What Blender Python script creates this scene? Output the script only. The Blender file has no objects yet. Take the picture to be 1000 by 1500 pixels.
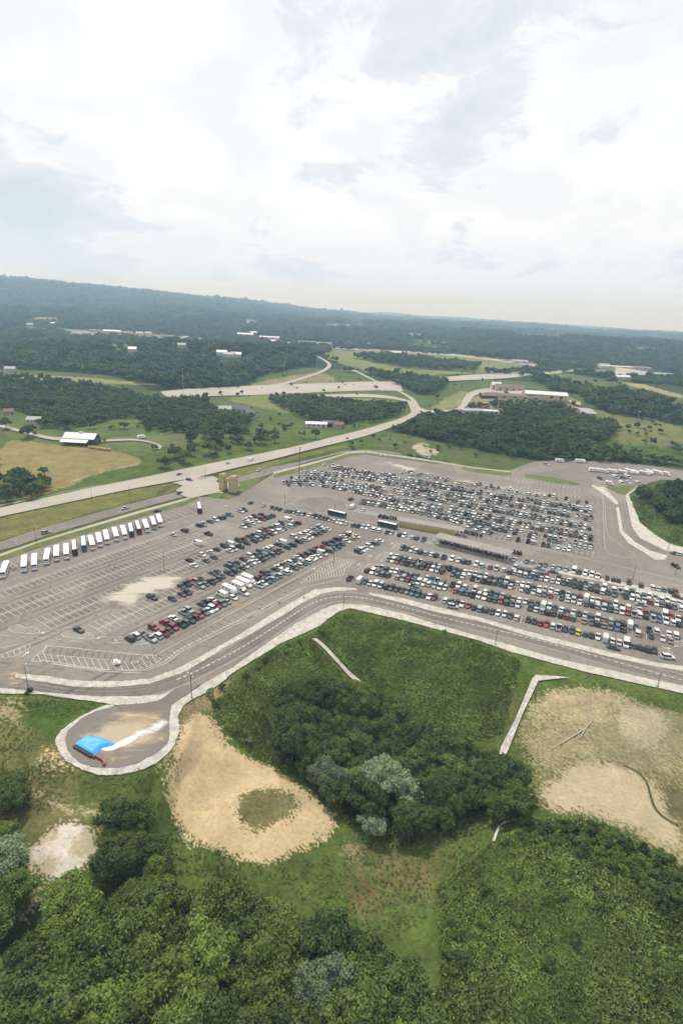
import bpy, bmesh, math, random
import numpy as np
from mathutils import Matrix, Vector
from mathutils.geometry import tessellate_polygon
random.seed(11); RNG=np.random.default_rng(11)
SC=bpy.context.scene; COL=SC.collection
rad=math.radians
# ------------------------------------------------------------------ camera geometry (a drone 125 m over the car park)
F=850.0; H=125.0; PC=(500.0,750.0)
_dn=F*F/307.0; _th=rad(2.75)
_n=np.array([-_dn*math.tan(_th),_dn,F]); _n/=np.linalg.norm(_n)
UP=-_n; FW=np.array([0,0,1.0]); FW=FW-FW.dot(UP)*UP; FW/=np.linalg.norm(FW); RT=np.cross(FW,UP)
def rays(x,y):
    x=np.asarray(x,float); y=np.asarray(y,float)
    r=np.stack([x-PC[0],y-PC[1],np.full_like(x,F)],-1)
    return np.stack([r@RT,r@FW,r@UP],-1)
def proj(X,Y,Z):
    v=np.outer(np.atleast_1d(X),RT)+np.outer(np.atleast_1d(Y),FW)+np.outer(np.atleast_1d(Z)-H,UP)
    return PC[0]+F*v[:,0]/v[:,2], PC[1]+F*v[:,1]/v[:,2]
def flat(x,y,z=0.0):
    r=rays(x,y); t=(z-H)/r[...,2]
    return np.stack([r[...,0]*t,r[...,1]*t],-1)
# ------------------------------------------------------------------ numpy noise
def _hash(i,j,s):
    n=(i.astype(np.int64)*374761393+j.astype(np.int64)*668265263+s*1442695041)&0x7fffffff
    n=((n^(n>>13))*1274126177)&0x7fffffff
    return ((n^(n>>16))&0xffff)/65535.0
def vnoise(x,y,s=0):
    i=np.floor(x); j=np.floor(y); u=x-i; v=y-j; u=u*u*(3-2*u); v=v*v*(3-2*v)
    a=_hash(i,j,s);b=_hash(i+1,j,s);c=_hash(i,j+1,s);d=_hash(i+1,j+1,s)
    return (a*(1-u)+b*u)*(1-v)+(c*(1-u)+d*u)*v
def fbm(x,y,s=0,o=4):
    t=0;a=.5
    for k in range(o):
        t=t+a*(vnoise(x,y,s+k)-.5); x=x*2.03+17.1; y=y*2.03-9.7; a*=.5
    return t
def sstep(a,b,x):
    t=np.clip((x-a)/(b-a),0,1); return t*t*(3-2*t)
# ------------------------------------------------------------------ traced outlines (photograph pixels, all on the ground)
def C(s,x0,y0,k):
    """pairs 'x y, x y' in an enlarged crop -> photograph pixels"""
    return [(x0+float(a)*k,y0+float(b)*k) for a,b in (p.split() for p in s.split(','))]
def Q(s): return C(s,0,0,1)
PAVED=Q("-70 833,0 816,54 797,136 773.5,204 753,265 736,289 727.6,303 728,334 731.5,352 724,381 706,400 694.4,448 682,488 671,510 664,536 662.4,560 664,583 669,612 673,644 678,674 682,690 685.6,746 689,780 676.5,825 672,840 674.5,888 676,936 680,1000 689,1070 699,1070 716,1000 703.5,968 702.5,950 707.5,942 711.5,930 717,915 725.6,918.4 740,925 772,936 788,974.4 807,1000 810,1080 822,1080 1024,1000 1005,820 966,726 939,640 915,592 899,534 886,498 884,477 890,430 915,340 979,299 1002,258 1010,238 1016,204 1019,136 1019,44 1011,0 1006,-70 998")
PAVED_W=flat([p[0] for p in PAVED],[p[1] for p in PAVED])
def seg_dist(X,Y,P,closed=True):
    d=np.full(X.shape,1e9); n=len(P)
    for i in range(n if closed else n-1):
        a=P[i]; b=P[(i+1)%n]; e=b-a; L=e@e
        t=np.clip(((X-a[0])*e[0]+(Y-a[1])*e[1])/max(L,1e-9),0,1)
        d=np.minimum(d,(X-a[0]-t*e[0])**2+(Y-a[1]-t*e[1])**2)
    return np.sqrt(d)
def inside(X,Y,P):
    P=np.asarray(P); r=np.zeros(X.shape,bool)
    x0,y0=P.min(0); x1,y1=P.max(0)
    m=(X>=x0)&(X<=x1)&(Y>=y0)&(Y<=y1)
    if not m.any(): return r
    xs=X[m]; ys=Y[m]; q=np.zeros(xs.shape,bool); n=len(P)
    for i in range(n):
        ax,ay=P[i]; bx,by=P[(i+1)%n]
        if ay==by: continue
        c=((ay>ys)!=(by>ys))&(xs<(bx-ax)*(ys-ay)/(by-ay)+ax); q^=c
    r[m]=q; return r
# south edge of the paved plateau (the outer verge): ground falls away on the camera's side of it
SOUTH=flat(*np.array(Q("-150 1005,0 1022,68 1030,90 1090,120 1140,190 1145,262 1085,262 1046,306 1014,412 946,466 921,513 897,592 913,700 942,856 988,1000 1020,1150 1056")).T)
BUMPS=[ # px centre, height, radius across, radius in depth
 ((375,1190),2.5,17,14),((860,1300),7,30,22),((640,1150),-5,28,26),((560,1060),-3,25,25),((70,1240),1.5,15,12),
 ((890,1110),3,24,22),
 ((960,650),16,120,70),((900,600),18,190,90),((720,640),8,110,60),((690,600),8,120,70),((280,520),22,330,150),((100,560),12,180,90),((60,640),6,140,70),
 ((350,640),4,100,60),((960,575),14,150,80)]
BW=[(flat(*p),h,a,b) for p,h,a,b in BUMPS]
def height(X,Y):
    X=np.asarray(X,float);Y=np.asarray(Y,float)
    d=np.hypot(X,Y); z=np.zeros(X.shape)
    for c,h,a,b in BW: z=z+h*np.exp(-((X-c[0])/a)**2-((Y-c[1])/b)**2)
    # southern slope
    xs=SOUTH[:,0]; o=np.argsort(xs); ye=np.interp(X,xs[o],SOUTH[o,1])
    near=sstep(0,55,ye-Y)
    z=z-7.5*near+near*1.6*fbm(X*.03,Y*.03,5,4)*2
    # paved area stays level
    far=sstep(520,1500,d)
    z=z+far*70*fbm(X*.0011+3,Y*.0011,9,4)
    back=sstep(1800,5200,d)
    az=np.degrees(np.arctan2(X,np.maximum(Y,1)))
    ridge=np.interp(az,[-60,-31,-24,-17,-10,-4,3,12,22,60],[205,178,150,122,92,35,0,-25,-45,-60])
    rr=ridge*sstep(3200,6200,d)
    z=z+rr+back*90*fbm(X*.0005,Y*.0005+7,21,4)-22*back
    z=z-120*sstep(7500,14000,d)*(az<0)-40*sstep(7500,14000,d)
    return z
def lvl(X,Y):
    """height with the paved plateau pressed flat"""
    X=np.asarray(X,float);Y=np.asarray(Y,float); z=height(X,Y)
    m=(np.hypot(X,Y)<700)
    if m.any():
        xs=X[m];ys=Y[m]
        dd=seg_dist(xs,ys,PAVED_W); ins=inside(xs,ys,PAVED_W); dd[ins]=0
        bb=seg_dist(xs,ys,BULB_W); ins=inside(xs,ys,BULB_W); bb[ins]=0
        k=sstep(2,26,dd)*sstep(3,10,bb); z[m]=z[m]*k
    return z
BULB=Q("299 1000,251.6 1033,248 1057,250 1084,234.6 1101,190 1123,146 1126.5,109 1114.6,93.5 1084,102 1067,126 1046.6,170 1033,204 1031,234.6 1026,258 1006")
def _cs(P):
    P=np.asarray(P,float)
    for k in range(2):
        Nx=np.roll(P,-1,0); Q_=np.empty((2*len(P),2)); Q_[0::2]=.78*P+.22*Nx; Q_[1::2]=.22*P+.78*Nx; P=Q_
    return P
BULB_W=flat(*_cs(BULB).T)
def G(x,y,z=0.0):
    """photograph pixel -> world point on the terrain (+z)"""
    x=np.atleast_1d(np.asarray(x,float)); y=np.atleast_1d(np.asarray(y,float))
    r=rays(x,y); r=r/np.linalg.norm(r,axis=1,keepdims=True)
    s=np.clip((H-70.0)/np.maximum(-r[:,2],1e-3),60,2400.0); done=np.zeros(x.shape,bool)
    lo=s.copy()
    for k in range(140):
        p=r*s[:,None]; hz=lvl(p[:,0],p[:,1])+z-H
        hit=p[:,2]<=hz; done|=hit
        if done.all() : break
        lo=np.where(done,lo,s); s=np.where(done,s,s*1.025+0.5)
        s=np.minimum(s,20000)
    hi=s
    for k in range(14):
        m=.5*(lo+hi); p=r*m[:,None]; b=p[:,2]<=lvl(p[:,0],p[:,1])+z-H
        hi=np.where(b,m,hi); lo=np.where(b,lo,m)
    p=r*hi[:,None]
    return np.stack([p[:,0],p[:,1],p[:,2]+H],-1)
def GP(pts,z=0.0):
    a=np.array(pts); return G(a[:,0],a[:,1],z)
def G1(x,y,z=0.0): return G([x],[y],z)[0]
def top_h(base,ytop):
    """height of a vertical thing standing at base whose top is at picture row ytop"""
    lo,hi=0.0,120.0
    for k in range(40):
        m=.5*(lo+hi); yy=proj(base[0],base[1],base[2]+m)[1][0]
        if yy>ytop: lo=m
        else: hi=m
    return lo
# ------------------------------------------------------------------ materials
MATS={}
def newmat(name):
    m=bpy.data.materials.new(name); m.use_nodes=True; MATS[name]=m
    nt=m.node_tree; b=nt.nodes['Principled BSDF']; return m,nt,b
def N(nt,t,**k):
    n=nt.nodes.new(t)
    for a,v in k.items():
        if a in n.inputs.keys(): n.inputs[a].default_value=v
        else: setattr(n,a,v)
    return n
def math_(nt,op,a,b=None,c=None):
    n=nt.nodes.new('ShaderNodeMath'); n.operation=op
    for i,v in enumerate((a,b,c)):
        if v is None: continue
        if hasattr(v,'is_output'): nt.links.new(v,n.inputs[i])
        else: n.inputs[i].default_value=v
    return n.outputs[0]
def noise(nt,scale,detail=4,rough=.6,vec=None,dist=0):
    n=N(nt,'ShaderNodeTexNoise'); n.inputs['Scale'].default_value=scale; n.inputs['Detail'].default_value=detail; n.inputs['Roughness'].default_value=rough; n.inputs['Distortion'].default_value=dist
    if vec is None:
        g=N(nt,'ShaderNodeNewGeometry'); vec=g.outputs['Position']
    nt.links.new(vec,n.inputs['Vector']); return n.outputs['Fac']
def maprange(nt,v,a,b,c,d):
    n=N(nt,'ShaderNodeMapRange'); nt.links.new(v,n.inputs[0])
    for i,q in enumerate((a,b,c,d)): n.inputs[i+1].default_value=q
    return n.outputs[0]
def vmul(nt,col,f):
    n=N(nt,'ShaderNodeVectorMath',operation='SCALE')
    if hasattr(col,'is_output'): nt.links.new(col,n.inputs[0])
    else: n.inputs[0].default_value=col[:3]
    nt.links.new(f,n.inputs['Scale']); return n.outputs[0]
def mixc(nt,f,a,b):
    n=N(nt,'ShaderNodeMix',data_type='RGBA'); 
    for s,v in ((n.inputs[0],f),(n.inputs[6],a),(n.inputs[7],b)):
        if hasattr(v,'is_output'): nt.links.new(v,s)
        else: s.default_value=v if not isinstance(v,tuple) else (*v[:3],1)
    return n.outputs[2]
def bump(nt,b,h,dist,strength=1.0):
    n=N(nt,'ShaderNodeBump'); n.inputs['Strength'].default_value=strength; n.inputs['Distance'].default_value=dist
    nt.links.new(h,n.inputs['Height']); nt.links.new(n.outputs[0],b.inputs['Normal'])
def plain(name,col,rough=.6,metal=0,var=.15,scale=1.5,spec=.5):
    m,nt,b=newmat(name)
    f=maprange(nt,noise(nt,scale,4),.3,.7,1-var,1+var)
    nt.links.new(vmul(nt,col,f),b.inputs['Base Color']); b.inputs['Roughness'].default_value=rough; b.inputs['Metallic'].default_value=metal
    b.inputs['Specular IOR Level'].default_value=spec
    return m
def granular(name,c1,c2,s1,s2,bd=.0,rough=.95,lo=.35,hi=.65):
    m,nt,b=newmat(name)
    a=noise(nt,s1,5,.65); c=noise(nt,s2,5,.7)
    f=maprange(nt,math_(nt,'ADD',math_(nt,'MULTIPLY',a,.5),math_(nt,'MULTIPLY',c,.5)),lo,hi,0,1)
    nt.links.new(mixc(nt,f,c1,c2),b.inputs['Base Color']); b.inputs['Roughness'].default_value=rough; b.inputs['Specular IOR Level'].default_value=.2
    if bd: bump(nt,b,c,bd)
    return m
def asphalt(name,c1,c2,s1,s2):
    m,nt,b=newmat(name); a=noise(nt,s1,5,.65); c=noise(nt,s2,5,.7)
    col=mixc(nt,maprange(nt,math_(nt,'ADD',math_(nt,'MULTIPLY',a,.55),math_(nt,'MULTIPLY',c,.45)),.36,.64,0,1),c1,c2)
    g=N(nt,'ShaderNodeNewGeometry')
    v=N(nt,'ShaderNodeTexVoronoi',feature='DISTANCE_TO_EDGE'); v.inputs['Scale'].default_value=.055; nt.links.new(g.outputs['Position'],v.inputs['Vector'])
    col=vmul(nt,col,maprange(nt,v.outputs['Distance'],.0,.012,.72,1.0))          # sealed cracks
    p=N(nt,'ShaderNodeTexVoronoi'); p.inputs['Scale'].default_value=.33; nt.links.new(g.outputs['Position'],p.inputs['Vector'])
    col=vmul(nt,col,maprange(nt,p.outputs['Distance'],.03,.24,.66,1.0))          # oil spots
    w=N(nt,'ShaderNodeTexVoronoi'); w.inputs['Scale'].default_value=.028; nt.links.new(g.outputs['Position'],w.inputs['Vector'])
    sp=N(nt,'ShaderNodeSeparateColor'); nt.links.new(w.outputs['Color'],sp.inputs[0]); col=vmul(nt,col,maprange(nt,sp.outputs[0],0,1,.91,1.08))   # patches laid at different times
    nt.links.new(col,b.inputs['Base Color']); b.inputs['Roughness'].default_value=.93; b.inputs['Specular IOR Level'].default_value=.2; return m
ASPH=asphalt('asphalt_lot',(.166,.148,.131),(.252,.228,.205),.018,.55)
ASPD=asphalt('asphalt_road',(.152,.137,.123),(.218,.199,.182),.03,.8)
CONC=granular('concrete_road',(.30,.275,.24),(.42,.39,.34),.02,.6)
GRAV=granular('white_gravel',(.29,.27,.24),(.68,.65,.59),.35,1.6,.5,lo=.36,hi=.64)
PAINT=granular('road_paint',(.44,.42,.38),(.66,.64,.58),.25,1.5,lo=.4,hi=.6)
YEL=granular('yellow_paint',(.52,.36,.08),(.62,.46,.16),.25,1.5)
STONE=granular('tan_stone',(.30,.235,.125),(.54,.45,.27),.9,2.6,.15)
ROOFW=plain('white_roof_metal',(.60,.61,.62),.45,0,.08)
ROOFG=plain('grey_roof',(.30,.31,.32),.6,0,.15)
ROOFT=plain('tan_roof',(.25,.235,.215),.7,0,.18,.6)
ROOFD=plain('dark_roof',(.06,.08,.09),.7)
ROOFB=plain('brown_roof',(.17,.12,.09),.8)
WALLD=plain('dark_boards',(.035,.035,.035),.8)
WALLW=plain('white_wall',(.48,.47,.45),.7)
WALLT=plain('tan_wall',(.42,.34,.24),.8)
STEEL=plain('weathered_steel',(.10,.085,.075),.6,.3)
GALV=plain('galvanised_steel',(.42,.43,.44),.45,.6)
WOOD=plain('grey_wood',(.13,.095,.07),.85)
RUB=plain('tyre_rubber',(.02,.02,.02),.8,0,.1)
TARP=plain('blue_tarp',(.035,.33,.85),.5,0,.3,.35)
REDP=plain('red_plastic',(.24,.07,.055),.5)
SHEET=plain('white_sheeting',(.66,.66,.65),.6,0,.3,.5)
BLKM=plain('black_mesh',(.03,.032,.035),.7)
BUSW=plain('bus_white',(.82,.82,.81),.3,0,.03)
YWALL=granular('yellow_lattice',(.34,.27,.07),(.52,.43,.16),1.5,4.0)
HAY=plain('hay',(.50,.38,.15),.9)
m,nt,b=newmat('dark_glass'); b.inputs['Base Color'].default_value=(.016,.020,.023,1); b.inputs['Roughness'].default_value=.08; GLASS=m
# car paint: the colour is the object's own; the distant mass carries it per vertex
m,nt,b=newmat('car_paint'); oi=N(nt,'ShaderNodeObjectInfo'); nt.links.new(oi.outputs['Color'],b.inputs['Base Color'])
b.inputs['Roughness'].default_value=.32; b.inputs['Metallic'].default_value=.15; b.inputs['Coat Weight'].default_value=.5; PAINTCAR=m
m,nt,b=newmat('car_paint_many'); at=N(nt,'ShaderNodeAttribute',attribute_name='paint'); nt.links.new(at.outputs['Color'],b.inputs['Base Color'])
b.inputs['Roughness'].default_value=.3; PAINTMANY=m
def leafmat(name,c1,c2,c3,patch=None):
    m,nt,b=newmat(name)
    oi=N(nt,'ShaderNodeObjectInfo'); at=N(nt,'ShaderNodeAttribute',attribute_name='tone')
    base=mixc(nt,at.outputs['Fac'],c1,c2)
    base=mixc(nt,maprange(nt,oi.outputs['Random'],0,1,0,.85),base,c3)
    base=vmul(nt,base,maprange(nt,noise(nt,.35,3),.3,.7,.72,1.28))
    base=vmul(nt,base,maprange(nt,math_(nt,'FRACT',math_(nt,'MULTIPLY',oi.outputs['Random'],7.31)),0,1,.68,1.36))
    base=vmul(nt,base,maprange(nt,noise(nt,.009,2),.35,.65,.72,1.28))
    if patch: base=mixc(nt,maprange(nt,noise(nt,.055,5,.6),.42,.64,0,.75),base,patch); base=vmul(nt,base,maprange(nt,noise(nt,.09,4),.35,.65,.6,1.35))
    nt.links.new(base,b.inputs['Base Color']); b.inputs['Roughness'].default_value=.6; b.inputs['Specular IOR Level'].default_value=.25
    tr=N(nt,'ShaderNodeBsdfTranslucent'); nt.links.new(vmul(nt,base,math_(nt,'ADD',.9,0)),tr.inputs['Color'])
    mx=N(nt,'ShaderNodeMixShader'); mx.inputs[0].default_value=.22
    out=nt.nodes['Material Output']; nt.links.new(b.outputs[0],mx.inputs[1]); nt.links.new(tr.outputs[0],mx.inputs[2]); nt.links.new(mx.outputs[0],out.inputs['Surface'])
    return m
LEAF=leafmat('leaves_green',(.036,.070,.012),(.165,.225,.052),(.082,.130,.028))
LEAFY=leafmat('leaves_yellow_green',(.060,.105,.014),(.20,.265,.050),(.115,.175,.033))
LEAFS=leafmat('leaves_silver',(.10,.145,.075),(.26,.33,.19),(.15,.21,.11))
LEAFD=leafmat('leaves_dark',(.024,.050,.012),(.105,.155,.038),(.054,.092,.022))
LEAFF=leafmat('leaves_distant',(.028,.054,.012),(.115,.165,.042),(.070,.105,.026))
WEED=leafmat('weeds',(.058,.108,.020),(.27,.345,.090),(.138,.212,.045),(.15,.20,.055))
BARK=plain('bark',(.11,.085,.06),.9,0,.3,2)
# terrain: land cover is stored per vertex, procedural grain on top
m,nt,b=newmat('land'); at=N(nt,'ShaderNodeAttribute',attribute_name='cover')
n1=noise(nt,.9,6,.7); n2=noise(nt,.11,5,.6); n3=noise(nt,.012,4,.55)
amt=at.outputs['Alpha']
f=math_(nt,'MULTIPLY',maprange(nt,n1,.3,.7,.55,1.45),math_(nt,'MULTIPLY',maprange(nt,n2,.3,.7,.7,1.3),maprange(nt,n3,.3,.7,.8,1.2)))
f=math_(nt,'ADD',1.0,math_(nt,'MULTIPLY',math_(nt,'SUBTRACT',f,1.0),amt))
nt.links.new(vmul(nt,at.outputs['Color'],f),b.inputs['Base Color']); b.inputs['Roughness'].default_value=.95; b.inputs['Specular IOR Level'].default_value=.1
hh=math_(nt,'ADD',math_(nt,'MULTIPLY',n1,.35),math_(nt,'MULTIPLY',n2,1.2)); bump(nt,b,hh,.9,.7); LAND=m
def dustmat(name,c1,c2,thr):
    m,nt,b=newmat(name); at=N(nt,'ShaderNodeAttribute',attribute_name='core')
    mp=N(nt,'ShaderNodeNewGeometry'); mm=N(nt,'ShaderNodeMapping'); mm.inputs['Rotation'].default_value=(0,0,-rad(55)); mm.inputs['Scale'].default_value=(.33,1,1); nt.links.new(mp.outputs['Position'],mm.inputs[0]); a=noise(nt,.13,7,.68,mm.outputs[0],.4); c=noise(nt,1.1,4)
    v=math_(nt,'ADD',at.outputs['Fac'],math_(nt,'MULTIPLY',math_(nt,'SUBTRACT',a,.5),3.2))
    al=maprange(nt,v,thr,thr+.5,0,.92)
    nt.links.new(mixc(nt,c,c1,c2),b.inputs['Base Color']); nt.links.new(al,b.inputs['Alpha']); b.inputs['Roughness'].default_value=.95
    return m
DUST=dustmat('pale_sand',(.42,.385,.32),(.53,.49,.42),.34)
DUSTY=dustmat('tan_soil',(.40,.31,.19),(.52,.42,.27),.22)
DUSTB=dustmat('thin_soil',(.36,.30,.21),(.46,.39,.28),.30)
DUSTW=dustmat('white_silt',(.62,.61,.60),(.80,.79,.78),.25)
# ------------------------------------------------------------------ object helpers
def link(o,parent=None):
    COL.objects.link(o)
    if parent: o.parent=parent
    return o
def mesh_np(name,V,Fs,mat=None,parent=None,smooth=False):
    """V (n,3); Fs list of index arrays (all same width per array)"""
    me=bpy.data.meshes.new(name); V=np.asarray(V,np.float32)
    if not isinstance(Fs,list): Fs=[Fs]
    Fs=[np.asarray(f,np.int32) for f in Fs if len(f)]
    me.vertices.add(len(V)); me.vertices.foreach_set('co',V.ravel())
    nl=sum(f.size for f in Fs); npoly=sum(len(f) for f in Fs)
    me.loops.add(nl); me.loops.foreach_set('vertex_index',np.concatenate([f.ravel() for f in Fs]))
    me.polygons.add(npoly); ls=[];o=0
    for f in Fs:
        ls.append(o+np.arange(len(f))*f.shape[1]); o+=f.size
    me.polygons.foreach_set('loop_start',np.concatenate(ls).astype(np.int32))
    me.polygons.foreach_set('use_smooth',np.full(npoly,smooth))
    me.update(calc_edges=True)
    if mat: me.materials.append(mat)
    ob=bpy.data.objects.new(name,me); return link(ob,parent)
class MB:
    def __init__(s): s.v=[]; s.f=[]
    def add(s,V,Fc):
        o=len(s.v); s.v+= [tuple(p) for p in V]; s.f+=[tuple(i+o for i in f) for f in Fc]
    def box(s,x0,x1,y0,y1,z0,z1):
        s.add([(x0,y0,z0),(x1,y0,z0),(x1,y1,z0),(x0,y1,z0),(x0,y0,z1),(x1,y0,z1),(x1,y1,z1),(x0,y1,z1)],
          [(0,3,2,1),(4,5,6,7),(0,1,5,4),(1,2,6,5),(2,3,7,6),(3,0,4,7)])
    def loft(s,secs,cap=True):
        """secs: list of rings (equal length) of points"""
        o=len(s.v); n=len(secs[0])
        for r in secs: s.v+=[tuple(p) for p in r]
        for k in range(len(secs)-1):
            for i in range(n):
                j=(i+1)%n; s.f.append((o+k*n+i,o+k*n+j,o+(k+1)*n+j,o+(k+1)*n+i))
        if cap:
            s.f.append(tuple(o+i for i in range(n))[::-1]); e=o+(len(secs)-1)*n; s.f.append(tuple(e+i for i in range(n)))
    def tube(s,a,b,r0,r1,n=8):
        a=Vector(a);b=Vector(b);d=(b-a).normalized(); x=d.orthogonal().normalized(); y=d.cross(x)
        s.loft([[a+(x*math.cos(t)+y*math.sin(t))*r0 for t in [2*math.pi*i/n for i in range(n)]],
                [b+(x*math.cos(t)+y*math.sin(t))*r1 for t in [2*math.pi*i/n for i in range(n)]]])
    def build(s,name,mat,parent=None,smooth=False):
        me=bpy.data.meshes.new(name); me.from_pydata(s.v,[],s.f)
        bm=bmesh.new(); bm.from_mesh(me); bmesh.ops.recalc_face_normals(bm,faces=bm.faces); bm.to_mesh(me); bm.free()
        if smooth: me.polygons.foreach_set('use_smooth',[True]*len(me.polygons))
        me.materials.append(mat); return link(bpy.data.objects.new(name,me),parent)
def empty(name,loc,rz=0,label=None,cat=None,group=None):
    o=bpy.data.objects.new(name,None); o.empty_display_size=.5; link(o); o.location=loc; o.rotation_euler=(0,0,rz)
    tag(o,label,cat,group); return o
def tag(o,label=None,cat=None,group=None,kind=None):
    if label: o['label']=label
    if cat: o['category']=cat
    if group: o['group']=group
    if kind: o['kind']=kind
    return o
def struct(o,label=None,cat=None): 
    return tag(o,label,cat,None,'structure')
def copy_tree(src,loc,rz,sc=1.0,label=None,group=None,color=None):
    r=src.copy(); link(r); r.location=loc; r.rotation_euler=(0,0,rz); r.scale=(sc,sc,sc) if not hasattr(sc,'__len__') else sc
    if label: r['label']=label
    if group: r['group']=group
    if color: r.color=color
    for ch in src.children:
        c=ch.copy(); link(c); c.parent=r
        if color: c.color=color
        for g in ch.children:
            d=g.copy(); link(d); d.parent=c
    return r
ORD=['','first','second','third','fourth','fifth','sixth','seventh','eighth','ninth','tenth','eleventh','twelfth']
def ordw(k):
    if k<len(ORD): return ORD[k]
    s='th' if 10<=k%100<=20 else {1:'st',2:'nd',3:'rd'}.get(k%10,'th'); return f'{k}{s}'
# ------------------------------------------------------------------ sheets
def sheet(name,pts,z,mat,parent=None,maxlen=None,core=False):
    """polygon on the ground (world xy array); draped when maxlen is given"""
    P=np.asarray(pts)[:,:2]
    bm=bmesh.new(); vs=[bm.verts.new((x,y,0)) for x,y in P]
    tris=tessellate_polygon([[Vector((x,y,0)) for x,y in P]])
    for t in tris:
        try: bm.faces.new([vs[i] for i in t])
        except ValueError: pass
    if maxlen:
        for it in range(7):
            es=[e for e in bm.edges if e.calc_length()>maxlen]
            if not es: break
            bmesh.ops.subdivide_edges(bm,edges=es,cuts=1); bmesh.ops.triangulate(bm,faces=[f for f in bm.faces if len(f.verts)>3])
    bmesh.ops.recalc_face_normals(bm,faces=bm.faces)
    if bm.faces and sum(f.normal.z for f in bm.faces)<0: bmesh.ops.reverse_faces(bm,faces=bm.faces)
    if maxlen:
        X=np.array([v.co.x for v in bm.verts]);Y=np.array([v.co.y for v in bm.verts]); Z=lvl(X,Y)
        for v,zz in zip(bm.verts,Z): v.co.z=zz+z
    else:
        for v in bm.verts: v.co.z=z
    me=bpy.data.meshes.new(name); bm.to_mesh(me); bm.free(); me.materials.append(mat)
    if core:
        co=np.empty(len(me.vertices)*3,np.float32); me.vertices.foreach_get('co',co); co=co.reshape(-1,3)
        d=seg_dist(co[:,0].astype(float),co[:,1].astype(float),P); a=me.attributes.new('core','FLOAT','POINT'); a.data.foreach_set('value',(np.clip(d/core,0,1)).astype(np.float32))
    return link(bpy.data.objects.new(name,me),parent)
def pxsheet(name,px,z,mat,parent=None,maxlen=None,core=False,level=False):
    a=np.array(px); W=flat(a[:,0],a[:,1]) if level else GP(px)
    if mat is GRAV and level:
        W=np.vstack([W,W[:1]]); W,_=resample(W,1.1); W=W[:-1]+np.random.default_rng(len(W)).normal(0,.09,(len(W)-1,2))
    return sheet(name,W,z,mat,parent,maxlen,core)
def resample(P,step):
    P=np.asarray(P,float); d=np.r_[0,np.cumsum(np.linalg.norm(np.diff(P[:,:2],axis=0),axis=1))]
    n=max(2,int(d[-1]/step)+1); t=np.linspace(0,d[-1],n)
    return np.stack([np.interp(t,d,P[:,k]) for k in range(P.shape[1])],1),t
def smoothline(P,n=3):
    P=np.asarray(P,float)
    for k in range(n):
        Q_=np.empty((2*len(P)-2,P.shape[1])); Q_[0::2]=.75*P[:-1]+.25*P[1:]; Q_[1::2]=.25*P[:-1]+.75*P[1:]
        P=np.vstack([P[:1],Q_,P[-1:]])
    return P
def normals2(P):
    t=np.gradient(P[:,:2],axis=0); t/=np.maximum(np.linalg.norm(t,axis=1,keepdims=True),1e-9)
    return t,np.stack([-t[:,1],t[:,0]],1)
def ribbon(name,line,width,z,mat,parent=None,step=4,off=0.0,level=False,sm=2):
    """road strip along a world polyline; draped on the terrain"""
    P,_=resample(smoothline(np.asarray(line)[:,:2],sm),step); t,nn=normals2(P); C_=P+nn*off; k=5
    w=np.broadcast_to(np.asarray(width,float),(1,)) if np.ndim(width)==0 else np.interp(np.linspace(0,1,len(P)),np.linspace(0,1,len(width)),width)
    cols=[C_+nn*(np.asarray(w).reshape(-1,1)*s) for s in np.linspace(-.5,.5,k)]
    V=np.stack(cols,1); Z=np.zeros(V.shape[:2]) if level else lvl(V[...,0],V[...,1])
    V3=np.concatenate([V,(Z+z)[...,None]],-1).reshape(-1,3); n=len(P)
    i=np.arange(n-1)[:,None]*k+np.arange(k-1)[None]; Fc=np.stack([i,i+k,i+k+1,i+1],-1).reshape(-1,4)[:,::-1]
    return mesh_np(name,V3,Fc,mat,parent)
class Marks:
    """painted lines, all one coat of paint"""
    def __init__(s): s.v=[]; s.f=[]
    def line(s,a,b,w=.16,z=.016):
        a=np.asarray(a)[:2];b=np.asarray(b)[:2]; d=b-a; L=np.linalg.norm(d)
        if L<1e-6: return
        n=np.array([-d[1],d[0]])/L*w/2; o=len(s.v)
        for p in (a-n,b-n,b+n,a+n): s.v.append((p[0],p[1],z))
        s.f.append((o,o+1,o+2,o+3))
    def path(s,P,w=.16,dash=None,z=.016,step=2.0):
        P,t=resample(np.asarray(P)[:,:2],step)
        for i in range(len(P)-1):
            if dash and (t[i]%(dash[0]+dash[1]))>dash[0]: continue
            s.line(P[i],P[i+1],w,z)
    def build(s,name,mat,parent): return mesh_np(name,s.v,np.array(s.f),mat,parent)
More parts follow.
